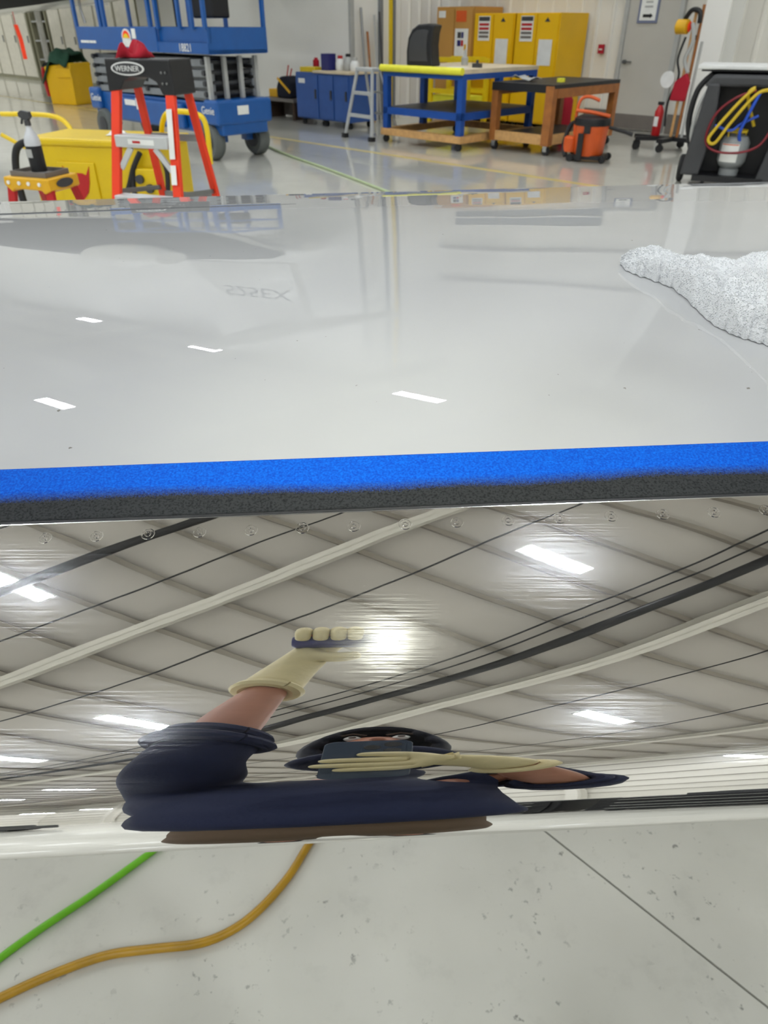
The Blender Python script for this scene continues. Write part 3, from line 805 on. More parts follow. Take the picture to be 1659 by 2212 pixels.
# ---- inspection light held in the raised hand
M['torch'] = mat('torch_blue', '#22256b', 0.4)
torch = thing('inspection_light', 'small dark blue inspection light held in the raised glove, switched on', 'flashlight')
MB().tube([FP(-.105, .004, .008), FP(-.1, .004, .008), FP(-.02, .004, .008), FP(.0, .004, .010)], [.012, .0155, .0155, .0165], 16).obj('torch_body', 'torch', torch, smooth=True)
MB().lathe([(.017, .022), (.018, .004), (.0165, 0.0), (.0135, 0.0), (.0135, .004)], FP(.008, 0, 0), 24).obj('torch_head', 'black', torch, smooth=True)
MB().tube([FP(-.09, .02, .0), FP(-.03, .02, .0)], .0025, 6).obj('torch_stripe', 'red', torch)
ME_ = bpy.data.materials.new('torch_emitter'); ME_.use_nodes = True
_p = ME_.node_tree.nodes['Principled BSDF']; _p.inputs['Emission Color'].default_value = (0.95, 1, 1, 1); _p.inputs['Emission Strength'].default_value = 45
MB().lathe([(.012, -.0006), (.0125, .001)], FP(.008, 0, .0012), 20).obj('torch_lens', ME_, torch)
sl = bpy.data.lights.new('torch_beam', 'SPOT'); sl.energy = 7.5; sl.color = (1.0, 1.0, 0.82); sl.spot_size = math.radians(48); sl.spot_blend = 1.0; sl.shadow_soft_size = 0.012
so = bpy.data.objects.new('torch_beam', sl); col.objects.link(so); so.parent = torch; so.location = FP(.008, 0, -.002)
so.rotation_euler = (Vector((0.03, 0.335, 1.30)) - so.location).to_track_quat('-Z', 'Y').to_euler()

# ---- phone whose lens is the camera
M['pcase'] = mat('phone_case', '#2a3a4e', 0.45)
M['glass'] = mat('lens_glass', '#0a0b10', 0.08, coat=0.5)
phone = thing('phone', 'dark slate blue phone with three lenses held up in the gloved hand', 'phone')
def ph_box(x0, x1, u0, u1, n0, n1, rad=0.01):
    mb = MB(); pts = []
    for cx_, cu_, a0 in ((x1-rad, u1-rad, 0), (x0+rad, u1-rad, 90), (x0+rad, u0+rad, 180), (x1-rad, u0+rad, 270)):
        for k in range(6):
            a = math.radians(a0 + 18*k); pts.append((cx_ + rad*math.cos(a), cu_ + rad*math.sin(a)))
    n = len(pts)
    vs = [PH(x, u, n0) for x, u in pts] + [PH(x, u, n1) for x, u in pts]
    return mb.add(vs, [tuple(range(n-1, -1, -1)), tuple(range(n, 2*n))] + [(i, (i+1) % n, n+(i+1) % n, n+i) for i in range(n)])
ph_box(-.043, .036, -.135, .024, -.017, -.0075, .012).obj('phone_body', 'pcase', phone, bevel=.0015)
ph_box(-.010, .030, -.022, .018, -.0075, -.0045, .009).obj('camera_bump', 'pcase', phone, bevel=.0008)
for x, u in ((0.0, 0.0), (.018, .009), (.018, -.012)):
    MB().tube([PH(x, u, -.0046), PH(x, u, -.0026)], .0078, 20).obj('camera_lens', 'glass', phone, smooth=True)
ph_box(-.040, .033, -.132, .021, -.0174, -.0170, .010).obj('screen', 'glass', phone)

# ================================================================== SCISSOR LIFT
lift = thing('scissor_lift', 'blue scissor lift folded down with grey stacked arms and railed platform', 'scissor lift', RM(-10.4, 6.15), RZ)
HL = 1.7
MB().box((-HL, -.36, .30), (HL, .36, .66)).obj('chassis', 'blue', lift, bevel=.02)
for x in (-HL - .02, HL - .28):
    MB().box((x, -.43, .42), (x + .30, .43, .70)).obj('end_guard', 'blue', lift, bevel=.03)
MB().box((-.95, -.44, .33), (.9, -.37, .62)).obj('battery_door', 'blue', lift, bevel=.02)
for sx in (-1, 1):
    for sy in (-1, 1):
        wx, wy = 1.42 * sx, .36 * sy
        wh = MB().lathe([(.05, -.075), (.12, -.07), (.19, -.08), (.215, -.05), (.215, .05), (.19, .08), (.12, .07), (.05, .075)], (wx, wy, .215), 28, 'y').obj('wheel', 'greytire', lift, smooth=True)
        MB().lathe([(.03, -.09), (.11, -.085), (.11, .085), (.03, .09)], (wx, wy, .215), 18, 'y').obj('hub', 'dgrey', wh, smooth=True)
        MB().box((wx - .06, wy - .16 * sy - .05, .2), (wx + .06, wy - .16 * sy + .05, .5)).obj('axle_bracket', 'blue', lift)
for k in range(4):
    z = .70 + .115 * k
    for y in (-.34, .34):
        for tz, dz in ((z, .05), (z + .055, -.05)):
            MB().bar((-1.5, y + (.05 if dz < 0 else 0), tz), (1.5, y + (.05 if dz < 0 else 0), tz + dz), .05, .075).obj('scissor_arm', 'grey', lift)
    for x in (-1.45, -.72, 0.0, .72, 1.45):
        MB().cyl((x, -.4, z + .055), (x, .42, z + .055), .03, n=12).obj('pivot_pin', 'dgrey', lift, smooth=True)
MB().box((-1.3, -.30, .68), (1.3, .30, 1.14)).obj('arm_core', 'dgrey', lift)
for y in (-.36, -.12, .12, .36):
    MB().box((1.50, y - .025, .70), (1.55, y + .025, 1.16)).obj('end_post', 'lgrey', lift)
MB().box((.55, -.41, .90), (.78, -.37, .95)).obj('safety_bar', 'red', lift)
MB().box((-HL, -.43, 1.185), (HL, .43, 1.23)).obj('platform_deck', 'blue', lift)
MB().box((-HL, -.45, 1.19), (.55, -.42, 1.46)).obj('toe_board', 'blue', lift, bevel=.008)
MB().box((.55, -.44, 1.19), (HL, -.42, 1.30)).box((.55, -.40, 1.30), (HL, -.38, 1.46)).obj('toe_board', 'blue', lift)
MB().box((HL - .03, -.43, 1.19), (HL, .43, 1.46)).obj('toe_board', 'blue', lift)
MB().box((-HL, .42, 1.19), (HL, .45, 1.46)).obj('toe_board', 'blue', lift)
for x, wdt in ((-HL + .03, .06), (-.92, .06), (-.80, .06), (.42, .06), (.60, .05), (1.12, .045), (1.40, .045), (HL - .03, .05)):
    MB().box((x - wdt/2, -.45, 1.44), (x + wdt/2, -.41, 2.25)).obj('rail_post', 'blue', lift)
for x in (-HL + .03, -.86, 0, .86, HL - .03):
    MB().box((x - .025, .41, 1.44), (x + .025, .45, 2.25)).obj('rail_post', 'blue', lift)
for z in (1.86, 2.25):
    for y in (-.43, .43):
        MB().bar((-HL, y, z), (HL, y, z), .04, .045).obj('guard_rail', 'blue', lift)
    for x in (-HL + .02, HL - .02):
        MB().bar((x, -.43, z), (x, .43, z), .04, .045).obj('guard_rail', 'blue', lift)
MB().tube(bez([(-1.45, -.40, 2.0), (-1.47, -.42, 1.7), (-1.43, -.41, 1.5)], 5), .02, 8).obj('cable_loom', 'steel', lift, smooth=True)
MB().tube([(-.33, .40, 2.2), (-.30, .40, 1.46)], .015, 8).obj('gate_chain', 'black', lift)
MB().box((1.0, -.15, 1.55), (1.45, .1, 2.0)).obj('control_box', 'black', lift, bevel=.02)
def decal(mb, m, parent, name='decal'): return mb.obj(name, m, parent)
decal(MB().box((-.33, -.457, 1.235), (-.10, -.451, 1.34)), 'white', lift)
decal(MB().prism([(-.34 + .25*(0.5-0.5*math.cos(math.pi*k/10)), 1.34 + .10*math.sin(math.pi*k/10)) for k in range(11)], -.457, -.451, 'y'), 'white', lift)
decal(MB().prism([(-.31 + .19*(0.5-0.5*math.cos(math.pi*k/10)), 1.335 + .085*math.sin(math.pi*k/10)) for k in range(11)], -.460, -.4575, 'y'), 'streamer', lift)
decal(MB().prism([(-.285 + .14*(0.5-0.5*math.cos(math.pi*k/10)), 1.335 + .05*math.sin(math.pi*k/10)) for k in range(11)], -.462, -.4602, 'y'), 'tyellow', lift)
decal(MB().box((-.06, -.457, 1.33), (.04, -.451, 1.44)), 'paper', lift)
text('18821', .12, 'paper', lift, (1.2, -.446, 1.245))
for k, (x0, x1) in enumerate(((-1.58, -1.50), (-1.49, -1.40), (-1.39, -1.33), (-1.31, -1.20), (-1.19, -1.12))):
    decal(MB().box((x0, -.457, 1.265), (x1, -.451, 1.295)), 'paper', lift)
text('Genie', .13, 'paper', lift, (-1.50, -.437, .57))
text('Genie', .12, 'paper', lift, (1.52, -.437, .58))
decal(MB().box((-.60, -.446, .53), (-.30, -.4405, .60)), 'paper', lift); decal(MB().box((-.28, -.446, .49), (-.14, -.4405, .63)), 'white', lift)
decal(MB().box((HL + .275 - .28 + .0255, -.12, .53), (HL + .275 - .28 + .03, .05, .63)), 'paper', lift)

# ================================================================== ORANGE STEP LADDER with rag
lad = thing('step_ladder', 'orange fibreglass step ladder with black top cap and grey step', 'ladder', (-1.275, 4.55, 0), math.radians(-20))
ZT = 1.345
MB().prism([(-.212, ZT - .155), (-.204, ZT), (.204, ZT), (.212, ZT - .165), (.135, ZT - .165), (.105, ZT - .105), (.06, ZT - .085), (-.06, ZT - .085), (-.105, ZT - .105), (-.135, ZT - .145)], -.11, .10, 'y').obj('top_cap', 'black', lad, bevel=.008)
def rail(p0, p1): return MB().bar(p0, p1, .075, .03, (0, 1, 0))
for sx in (-1, 1):
    MB().bar((.168 * sx, -.07, ZT - .07), (.25 * sx, -.37, 0.03), .055, .028).obj('front_rail', 'orange', lad, bevel=.004)
    MB().bar((.158 * sx, .07, ZT - .07), (.225 * sx, .32, 0.03), .042, .028).obj('rear_rail', 'orange', lad, bevel=.004)
    MB().box((.25 * sx - .04, -.41, 0), (.25 * sx + .04, -.33, .05)).obj('foot', 'rubber', lad)
    MB().box((.225 * sx - .035, .28, 0), (.225 * sx + .035, .36, .05)).obj('foot', 'rubber', lad)
    MB().bar((.20 * sx, -.20, .70), (.19 * sx, .18, .66), .012, .025).obj('spreader', 'steel', lad)
for z in (.96, .66, .36):
    t = (ZT - .07 - z) / (ZT - .10); hw = .168 + .082 * t; y = -.07 - .30 * t
    st = MB().box((-hw + .02, y - .045, z - .03), (hw - .02, y + .045, z + .03)).obj('step', 'alu', lad, bevel=.004)
    for sx in (-1, 1):
        MB().bar((sx * (hw - .02), y - .03, z - .14), (sx * (hw - .11), y - .03, z - .03), .012, .03).obj('step_brace', 'alu', st)
    MB().box((-.08, y - .048, z - .013), (.09, y - .0455, z + .013)).obj('step_label', 'paper', st)
    MB().box((-.05, y - .0495, z - .006), (.0, y - .0482, z + .006)).obj('step_mark', 'red', st)
for z in (.95, .62, .32):
    t = (ZT - .07 - z) / (ZT - .10); MB().bar((-.158 - .067 * t, .07 + .25 * t, z), (.158 + .067 * t, .07 + .25 * t, z), .02, .035).obj('rear_brace', 'steel', lad)
def on_rail(z, s=1):
    t = (ZT - .07 - z) / (ZT - .10); return Vector((s * (.168 + .082 * t), -.07 - .30 * t - .0295, z))
for z0, z1 in ((1.12, .885), (.855, .76)):
    MB().bar(on_rail(z0), on_rail(z1), .034, .002, (0, 1, 0)).obj('warning_label', 'paper', lad)
ov = MB().prism([(-.06 + .105 * math.cos(a), ZT - .045 + .032 * math.sin(a)) for a in np.linspace(0, 2*math.pi, 29)[:-1]], -.114, -.1105, 'y').obj('badge', 'white', lad)
MB().prism([(-.06 + .094 * math.cos(a), ZT - .045 + .025 * math.sin(a)) for a in np.linspace(0, 2*math.pi, 29)[:-1]], -.1155, -.1142, 'y').obj('badge_field', 'dgrey', ov)
text('WERNER', .036, 'white', lad, (-.06, -.117, ZT - .046), name='badge_lettering', sx=1.05)
for x, z in ((.15, -.06), (.175, -.06), (.15, -.11), (.175, -.11)):
    MB().cyl((x, -.113, ZT + z), (x, -.118, ZT + z), .006, n=10).obj('rivet', 'steel', lad)
# crumpled rag
rg = MB(); rows = []
for i in range(17):
    r_ = []
    for j in range(17):
        x, y = i / 8 - 1, j / 8 - 1
        e = max(0, 1 - (x*x)**2) * max(0, 1 - (y*y)**2)
        h = (.045 + .022 * math.sin(5*x + 2*y) + .018 * math.sin(3*y - 4*x*y) + .012 * math.sin(9*x) * math.cos(7*y)) * e ** .4 + .004
        r_.append((x * (.085 + .012 * math.sin(4*y)), y * (.065 + .01 * math.sin(5*x)), h))
    rows.append(r_)
rag = rg.grid(rows).obj('cleaning_rag', 'rag', smooth=True, fix=False)
rl = Matrix.Translation(lad.location) @ Matrix.Rotation(math.radians(-20), 4, 'Z')
rag.location = rl @ Vector((-.07, -.01, ZT)); sdm = rag.modifiers.new('thick', 'SOLIDIFY'); sdm.thickness = .004; sdm.offset = 1
tag(rag, 'crumpled dark red rag lying on the black ladder cap', 'rag')

# ================================================================== YELLOW STEP STOOL, TRAY AND SPRAY BOTTLE
stl = thing('step_stool', 'low step stool with yellow cap and red legs', 'step stool', (-2.08, 4.70, 0), math.radians(-20))
MB().prism([(-.17, .70), (-.165, .745), (.165, .745), (.17, .68), (.12, .66), (.10, .68), (-.10, .68), (-.12, .66)], -.13, .13, 'y').obj('cap', 'syellow', stl, bevel=.008)
for sx in (-1, 1):
    MB().bar((.14*sx, -.10, .70), (.20*sx, -.22, .02), .05, .025).obj('front_leg', 'red', stl); MB().bar((.13*sx, .10, .70), (.18*sx, .30, .02), .04, .025).obj('rear_leg', 'red', stl)
for z in (.42, .2): MB().box((-.15 - (.70-z)*.08, -.20 - (.42-z)*.1, z - .02), (.15 + (.70-z)*.08, -.10 - (.42-z)*.1, z + .02)).obj('step', 'red', stl)
for x in (-.13, -.05, .02, .10):
    MB().cyl((x, -.131, .715), (x, -.138, .715), .011, n=10).obj('rivet', 'paper', stl)
bd = MB(); bd.add([Vector((.1705, .07*math.cos(a), .712 + .025*math.sin(a))) for a in np.linspace(0, 2*math.pi, 21)[:-1]] + [Vector((.1745, .07*math.cos(a), .712 + .025*math.sin(a))) for a in np.linspace(0, 2*math.pi, 21)[:-1]],
    [tuple(range(20)), tuple(range(39, 19, -1))] + [(i, (i+1) % 20, 20+(i+1) % 20, 20+i) for i in range(20)]); bd.obj('badge', 'dgrey', stl)
sm_ = Matrix.Translation(stl.location) @ Matrix.Rotation(math.radians(-20), 4, 'Z')
ty = thing('tray', 'small grey-brown tray under the spray bottle on the yellow stool', 'tray', sm_ @ Vector((-.0, .0, .746)), math.radians(-20))
MB().box((-.13, -.10, 0), (.13, .10, .006)).obj('tray_base', 'bandg', ty)
for lo, hi in (((-.13, -.10, .006), (.13, -.094, .028)), ((-.13, .094, .006), (.13, .10, .028)), ((-.13, -.094, .006), (-.124, .094, .028)), ((.124, -.094, .006), (.13, .094, .028))):
    MB().box(lo, hi).obj('tray_rim', 'bandg', ty)
bt = thing('spray_bottle', 'clear white spray bottle with black label and grey trigger head', 'spray bottle', sm_ @ Vector((.0, .0, .7525)), math.radians(-20))
M['bottlep'] = mat('frosted_plastic', '#c8cbd0', 0.35)
MB().lathe([(.040, 0), (.045, .006), (.045, .17), (.040, .195), (.018, .235), (.014, .25), (.014, .262)], (0, 0, 0), 24).obj('bottle', 'bottlep', bt, smooth=True)
MB().lathe([(.0457, .012), (.0457, .150)], (0, 0, 0), 24).obj('bottle_label', 'black', bt, smooth=True)
MB().box((-.022, -.0472, .09), (.020, -.044, .135)).obj('label_print', 'lgrey', bt)
MB().lathe([(.018, .255), (.018, .28), (.012, .285)], (0, 0, 0), 16).prism([(-.045, .30), (-.045, .32), (-.02, .332), (.03, .325), (.034, .30), (.012, .283), (-.012, .283)], -.013, .013, 'y').bar((-.026, 0, .302), (-.045, 0, .262), .012, .008).obj('trigger_head', 'dgrey', bt)

# ================================================================== YELLOW MACHINE
ym = thing('ground_power_cart', 'yellow boxy wheeled cart with red beast-head emblem, tube handles and black hoses', 'cart', (-2.42, 6.95, 0), math.radians(-14))
MB().box((-.62, -.28, .10), (.62, .30, .66)).obj('body', 'myellow', ym, bevel=.03)
MB().box((-.60, -.30, .64), (.64, .32, .70)).obj('lid', 'myellow', ym, bevel=.02)
MB().box((-.34, -.296, .14), (.02, -.281, .52)).obj('badge_panel', 'myellow', ym, bevel=.008)
MB().prism([(x - .16, z + .06) for x, z in [(-.13, .43), (-.085, .36), (-.05, .375), (.05, .375), (.085, .36), (.13, .43), (.105, .30), (.075, .22), (.0, .15), (-.075, .22), (-.105, .30)]], -.302, -.2965, 'y').obj('emblem', 'red', ym)
MB().box((-.27, -.300, .15), (-.03, -.2965, .175)).obj('emblem_lettering', 'red', ym)
for sx in (-1, 1):
    MB().tube(bez([(.42*sx - .1, .30, .56), (.56*sx - .1, .42, .72), (.74*sx - .1, .42, .79), (1.25*sx - .1, .42, .79)] if sx < 0 else [(.42, .20, .66), (.50, .12, .80), (.62, .05, .88), (.86, .02, .88), (.95, .02, .80), (.95, .02, .5)], 8), .022, 10).obj('handle_tube', 'tyellow', ym, smooth=True)
MB().tube(bez([(-.78, .30, .40), (-.95, .2, .52), (-1.15, .1, .66)], 6), .018, 8).obj('handle_tube', 'tyellow', ym, smooth=True)
MB().tube(bez([(-.50, -.30, .68), (-.66, -.34, .62), (-.72, -.36, .40), (-.72, -.36, .12)], 8), .03, 10).obj('hose', 'rubber', ym, smooth=True)
MB().tube(bez([(-.05, -.33, .16), (.15, -.36, .16), (.32, -.36, .30), (.42, -.34, .50), (.50, -.33, .62)], 8), .022, 10).obj('hose', 'rubber', ym, smooth=True)
MB().tube(bez([(.42, -.33, .52), (.40, -.36, .3), (.52, -.38, .16), (.68, -.36, .24), (.72, -.33, .48), (.66, -.31, .62)], 8), .02, 10).obj('hose', 'rubber', ym, smooth=True)
MB().box((.40, -.34, .10), (.66, -.285, .50)).obj('control_panel', 'myellow', ym, bevel=.01)
for x, z in ((.47, .42), (.55, .35), (.60, .2)): MB().cyl((x, -.34, z), (x, -.37, z), .035, n=14).obj('gauge', 'dgrey', ym, smooth=True)
for x in (-.45, .45):
    for y in (-.2, .22): MB().lathe([(.02, -.03), (.085, -.03), (.1, -.02), (.1, .02), (.085, .03), (.02, .03)], (x, y, .1), 18, 'y').obj('wheel', 'rubber', ym, smooth=True)
wr_ = MB(); rows = []
for i in range(9):
    rows.append([((i/4-1)*.09, (j/4-1)*.06, (.02 + .015*math.sin(i*1.7+j) + .01*math.cos(j*2.3)) * max(0.05, 1-((i/4-1)**4)) * max(.05, 1-((j/4-1)**4)) + .003) for j in range(9)])
wo = wr_.grid(rows).obj('paper_wipe', 'paper', smooth=True, fix=False); wo.location = Matrix.Translation(ym.location) @ Matrix.Rotation(math.radians(-14), 4, 'Z') @ Vector((.12, .0, .70))
wo.modifiers.new('thick', 'SOLIDIFY').thickness = .003; tag(wo, 'crumpled white wipe on the yellow cart lid', 'wipe')

# ================================================================== YELLOW BIN WITH GREEN JACKET
yb = thing('yellow_bin', 'tall yellow bin with a red hose beside it, far behind the ladder', 'bin', RM(-18.0, 8.1), math.radians(-25))
MB().prism([(-.36, 0), (.36, 0), (.40, .52), (.42, .80), (-.36, .72)], -.3, .3, 'y').obj('body', 'yellow', yb, bevel=.02)
MB().box((.0, -.33, .52), (.42, -.29, .70)).obj('front_lip', 'yellow', yb, bevel=.01)
MB().tube(bez([(-.40, -.28, .70), (-.44, -.28, .5), (-.40, -.28, .15)], 6), .04, 8).obj('hose', 'red', yb, smooth=True)
rows = []
for i in range(15):
    x = i / 7 - 1
    rows.append([(x * .38 - .03 + .05*math.sin(j*.9), (j/7-1) * .36, 0.86 + .06*(x + .2) + .14 * math.exp(-(x*1.6)**2) - .26 * max(0, abs(j/7-1) - .62) * 2.2 - .22 * max(0, -x - .45) * 1.8 + .02*math.sin(i*1.3+j)) for j in range(15)])
gj = MB().grid(rows).obj('green_jacket', 'green', smooth=True, fix=False); gj.location = yb.location; gj.rotation_euler = (0, 0, math.radians(-25))
gj.modifiers.new('thick', 'SOLIDIFY').thickness = .03; tag(gj, 'dark green jacket thrown over the tall yellow bin', 'jacket')

# ================================================================== LOCKERS along the far wall
LB = 10.8
def locker(a0, a1, label, open_=False, z=2.1):
    t = thing('storage_cabinet', label, 'cabinet', RM(a0, LB), RZ, 'cabinets along the far wall')
    wd = a1 - a0 - .02
    MB().box((0, 0.03, 0), (wd, .75, z)).obj('carcass', 'lockside', t) if not open_ else MB().box((0, .5, 0), (wd, .75, z)).box((0, 0, 0), (.06, .5, z)).box((wd-.06, 0, 0), (wd, .5, z)).box((.06, 0, z-.06), (wd-.06, .5, z)).obj('carcass', 'lockside', t)
    if open_:
        MB().box((.06, .47, .0), (wd-.06, .499, z-.06)).obj('back_panel', 'dbrown', t)
        for k in range(4): MB().box((.06, .02, .08 + k * .48), (wd-.06, .47, .12 + k * .48)).obj('shelf', 'lgrey', t)
    else:
        n = max(1, round(wd / 1.0)); dw = wd / n
        for k in range(n):
            d = MB().box((k*dw + .05, 0, .10), ((k+1)*dw - .05, .028, z - .05)).obj('cabinet_door', 'locker', t)
            MB().box(((k+1)*dw - .14, -.03, 1.0), ((k+1)*dw - .11, -.001, 1.18)).obj('handle', 'steel', d)
    return t
seq = [(-31.5, -29.0, 0), (-29.0, -26.1, 0), (-25.85, -24.7, 1), (-24.6, -22.9, 0), (-22.8, -20.6, 0), (-20.6, -18.9, 0), (-18.9, -17.3, 0)]
for a0, a1, op in seq:
    locker(a0, a1, 'open dark shelf unit between the cream cabinets of the far wall' if op else 'cream double-door cabinet with olive trim along the far wall', bool(op))
wt = [(-17.1, -16.2), (-16.2, -15.3)]
for a0, a1 in wt:
    t = thing('wall_cabinet', 'white cabinet with olive edge standing against the plain white wall', 'cabinet', RM(a0, 9.5), RZ, 'white cabinets by the plain wall')
    MB().box((.03, 0, 0), (a1-a0-.03, .5, 2.0)).obj('carcass', 'panel', t); MB().box((0, -.01, 0), (.07, .5, 2.0)).obj('edge_trim', 'lockside', t); MB().box((.12, -.015, .08), (a1-a0-.06, -.001, 1.95)).obj('cabinet_door', 'panel', t)

# ================================================================== PARKED JET (its belly shows above the cabinets, its fin in the paint)
jet = thing('business_jet', 'parked business jet with dark fuselage and white belly beyond the scissor lift', 'aircraft', RM(-15.5, 7.75), math.radians(-45 + 180))
# local +x is towards the nose
ZC = 2.75
prf = [(.02, -5.2), (.25, -4.8), (.6, -3.6), (.98, -2.0), (1.18, -.5), (1.2, 1.5), (1.2, 7.0), (1.05, 8.4), (.7, 9.6), (.3, 10.4), (.02, 10.6)]
def fus(frac0, frac1, name, m, grow=0.0):
    rows = []
    for r, x in prf:
        zc = ZC + .031 * (7.5 - x) + (.4 * ((-x - .5) / 4.7) ** 1.4 if x < -.5 else 0)
        rows.append([(x, (r + grow) * math.cos(a), zc + (r + grow) * math.sin(a)) for a in np.linspace(frac0, frac1, 25)])
    MB().grid(rows).obj(name, m, jet, smooth=True, fix=False)
fus(math.radians(-71), math.radians(251), 'fuselage', 'navy')
fus(math.radians(-109), math.radians(-71), 'belly', 'jetw')
MB().prism([(-5.4, ZC + 1.2), (-2.0, ZC + 1.4), (-4.1, 7.6), (-5.7, 7.6)], -.09, .09, 'y').obj('fin', 'jetw', jet)
MB().prism([(-5.9, -2.4), (-5.2, -2.4), (-4.4, 0), (-5.2, 2.4), (-5.9, 2.4), (-5.8, 0)], 7.45, 7.55).obj('tailplane', 'jetw', jet)
for sy in (-1, 1):
    MB().lathe([(.3, -1.7), (.52, -1.0), (.58, 0), (.50, .7), (.42, .75)], (-2.4, 1.55 * sy, ZC + .75), 20, 'x').obj('nacelle', 'jetw', jet, smooth=True)
    MB().prism([(4.2, 1.0 * sy), (7.0, 1.0 * sy), (5.4, 2.6 * sy), (4.4, 2.6 * sy)], 1.85, 2.0).obj('wing_panel', 'jetw', jet)
    MB().cyl((5.6, 1.3 * sy, .35), (5.6, 1.3 * sy, 1.95), .07).obj('gear_strut', 'jetw', jet); MB().lathe([(.15, -.1), (.33, -.1), (.35, 0), (.33, .1), (.15, .1)], (5.6, 1.3 * sy, .35), 22, 'y').obj('gear_wheel', 'rubber', jet, smooth=True)
MB().cyl((8.2, 0, .25), (8.2, 0, 1.9), .05).obj('gear_strut', 'jetw', jet); MB().lathe([(.1, -.07), (.24, -.07), (.25, 0), (.24, .07), (.1, .07)], (8.2, 0, .25), 20, 'y').obj('gear_wheel', 'rubber', jet, smooth=True)
text('525EX', .8, 'dgrey', jet, (-4.2, .092, 5.6), (math.pi/2, 0, math.pi), name='registration', ext=.004)
srp = at(33, 50, 16.5)
stp = thing('warning_streamer', 'orange warning streamer hanging from the parked jet', 'streamer', (srp.x, srp.y, 0))
z0, z1 = at(30, 42, 16.5).z, at(57, 128, 16.5).z
MB().bar((0, 0, z0 + .12), (.0, 0, z0 - .08), .012, .012).obj('cord', 'red', stp)
MB().add([(-.04, 0, z0 - .08), (.04, 0, z0 - .08), (.06, .03, (z0+z1)/2), (-.02, .03, (z0+z1)/2), (.07, .0, z1), (-.01, 0, z1)], [(0, 1, 2, 3), (3, 2, 4, 5)]).obj('ribbon', 'streamer', stp).modifiers.new('thick', 'SOLIDIFY').thickness = .006

# ================================================================== LOW BENCH AND BLUE TOOL CABINET by the white wall
lb = thing('low_bench', 'low dark wooden bench at the foot of the white wall', 'bench', RM(-12.75, 9.45), RZ)
MB().box((0, 0, .29), (.95, .5, .34)).obj('seat_board', 'bandg', lb)
for x in (.03, .87): MB().box((x, .03, 0), (x + .06, .47, .29)).obj('leg', 'dbrown', lb)
MB().box((.09, .44, .02), (.87, .46, .28)).obj('back_board', 'bandg', lb)
o = MB().box((0, 0, 0), (.26, .2, .13)).obj('parts_bin', 'syellow', bevel=.01); o.location = RM(-12.72, 9.6, .341); o.rotation_euler = (0, 0, RZ); tag(o, 'small orange-yellow parts bin on the low wooden bench', 'bin')
bg = thing('tool_bag', 'dark blue tool bag with yellow strap slumped on the low bench', 'bag', RM(-12.18, 9.68, .341), RZ)
MB().prism([(-.22, 0), (.20, 0), (.20, .25), (.05, .36), (-.12, .34), (-.22, .18)], -.15, .15, 'y').obj('bag_body', 'hoodc', bg, bevel=.04)
MB().bar((-.15, -.157, .32), (.20, -.157, .10), .04, .01, (0, 1, 0)).obj('strap', 'syellow', bg)
for x, h in ((-.06, .52), (.03, .47)): MB().cyl((x, 0, .33), (x + .03, .03, h), .012, n=8).obj('tool_handle', 'red', bg)
tcab = thing('tool_cabinet', 'blue two-door rolling tool cabinet with worktop under clutter', 'cabinet', RM(-11.45, 9.25), RZ)
MB().box((0, 0, .10), (1.40, .62, .80)).obj('carcass', 'tblue', tcab, bevel=.01)
for x0, x1 in ((.02, .60), (.63, 1.0), (1.03, 1.38)):
    d = MB().box((x0, -.02, .12), (x1, -.001, .77)).obj('cabinet_door', 'tblue', tcab, bevel=.006)
    MB().box((x1 - .06, -.045, .42), (x1 - .035, -.021, .56)).obj('handle', 'dgrey', d)
MB().box((.50, -.03, .801), (1.43, .64, .835)).obj('worktop', 'ply', tcab)
MB().box((.10, -.024, .64), (.27, -.0205, .71)).obj('name_plate', 'paper', tcab)
for x in (.1, .7, 1.3):
    for y in (.08, .54): MB().lathe([(.015, -.02), (.05, -.02), (.05, .02), (.015, .02)], (x, y, .05), 14, 'y').box((x-.025, y-.03, .05), (x+.025, y+.03, .10)).obj('caster', 'rubber', tcab)
def small(name, mb, m, a, b, z, label, cat, rz=0.0, smooth=False, group=None):
    o = mb.obj(name, m, smooth=smooth); o.location = RM(a, b, z); o.rotation_euler = (0, 0, RZ + rz); return tag(o, label, cat, group)
small('yellow_tray', MB().box((0, 0, 0), (.40, .22, .07)), 'tyellow', -11.44, 9.35, .801, 'shallow yellow tray on the blue tool cabinet', 'tray')
small('canister', MB().lathe([(.05, 0), (.055, .01), (.055, .16), (.03, .18), (.03, .2)], n=14), 'rag', -11.36, 9.66, .801, 'dark red canister at the end of the blue tool cabinet', 'canister', smooth=True)
small('rag_carton', MB().box((0, 0, 0), (.2, .16, .24)).box((.02, -.003, .03), (.18, -.0005, .12)), 'torch', -10.90, 9.38, .836, 'blue carton on the tool cabinet worktop', 'carton')
for k, (da, h, m_, lb_) in enumerate(((.32, .17, 'white', 'white squat jug on the tool cabinet worktop'), (.52, .20, 'lgrey', 'pale grey jug with black cap on the tool cabinet worktop'), (.68, .15, 'white', 'small white tub beside the grey jug'))):
    jg = thing('jug', lb_, 'jug', RM(-10.92 + da, 9.55, .836), RZ)
    MB().lathe([(.07, 0), (.08, .02), (.08, h * .7), (.045, h), (.04, h)], n=16).obj('jug_body', m_, jg, smooth=True)
    MB().lathe([(.045, h), (.045, h + .04), (.03, h + .045)], n=12).obj('jug_cap', 'black' if k == 1 else 'red' if k == 0 else 'lgrey', jg, smooth=True)

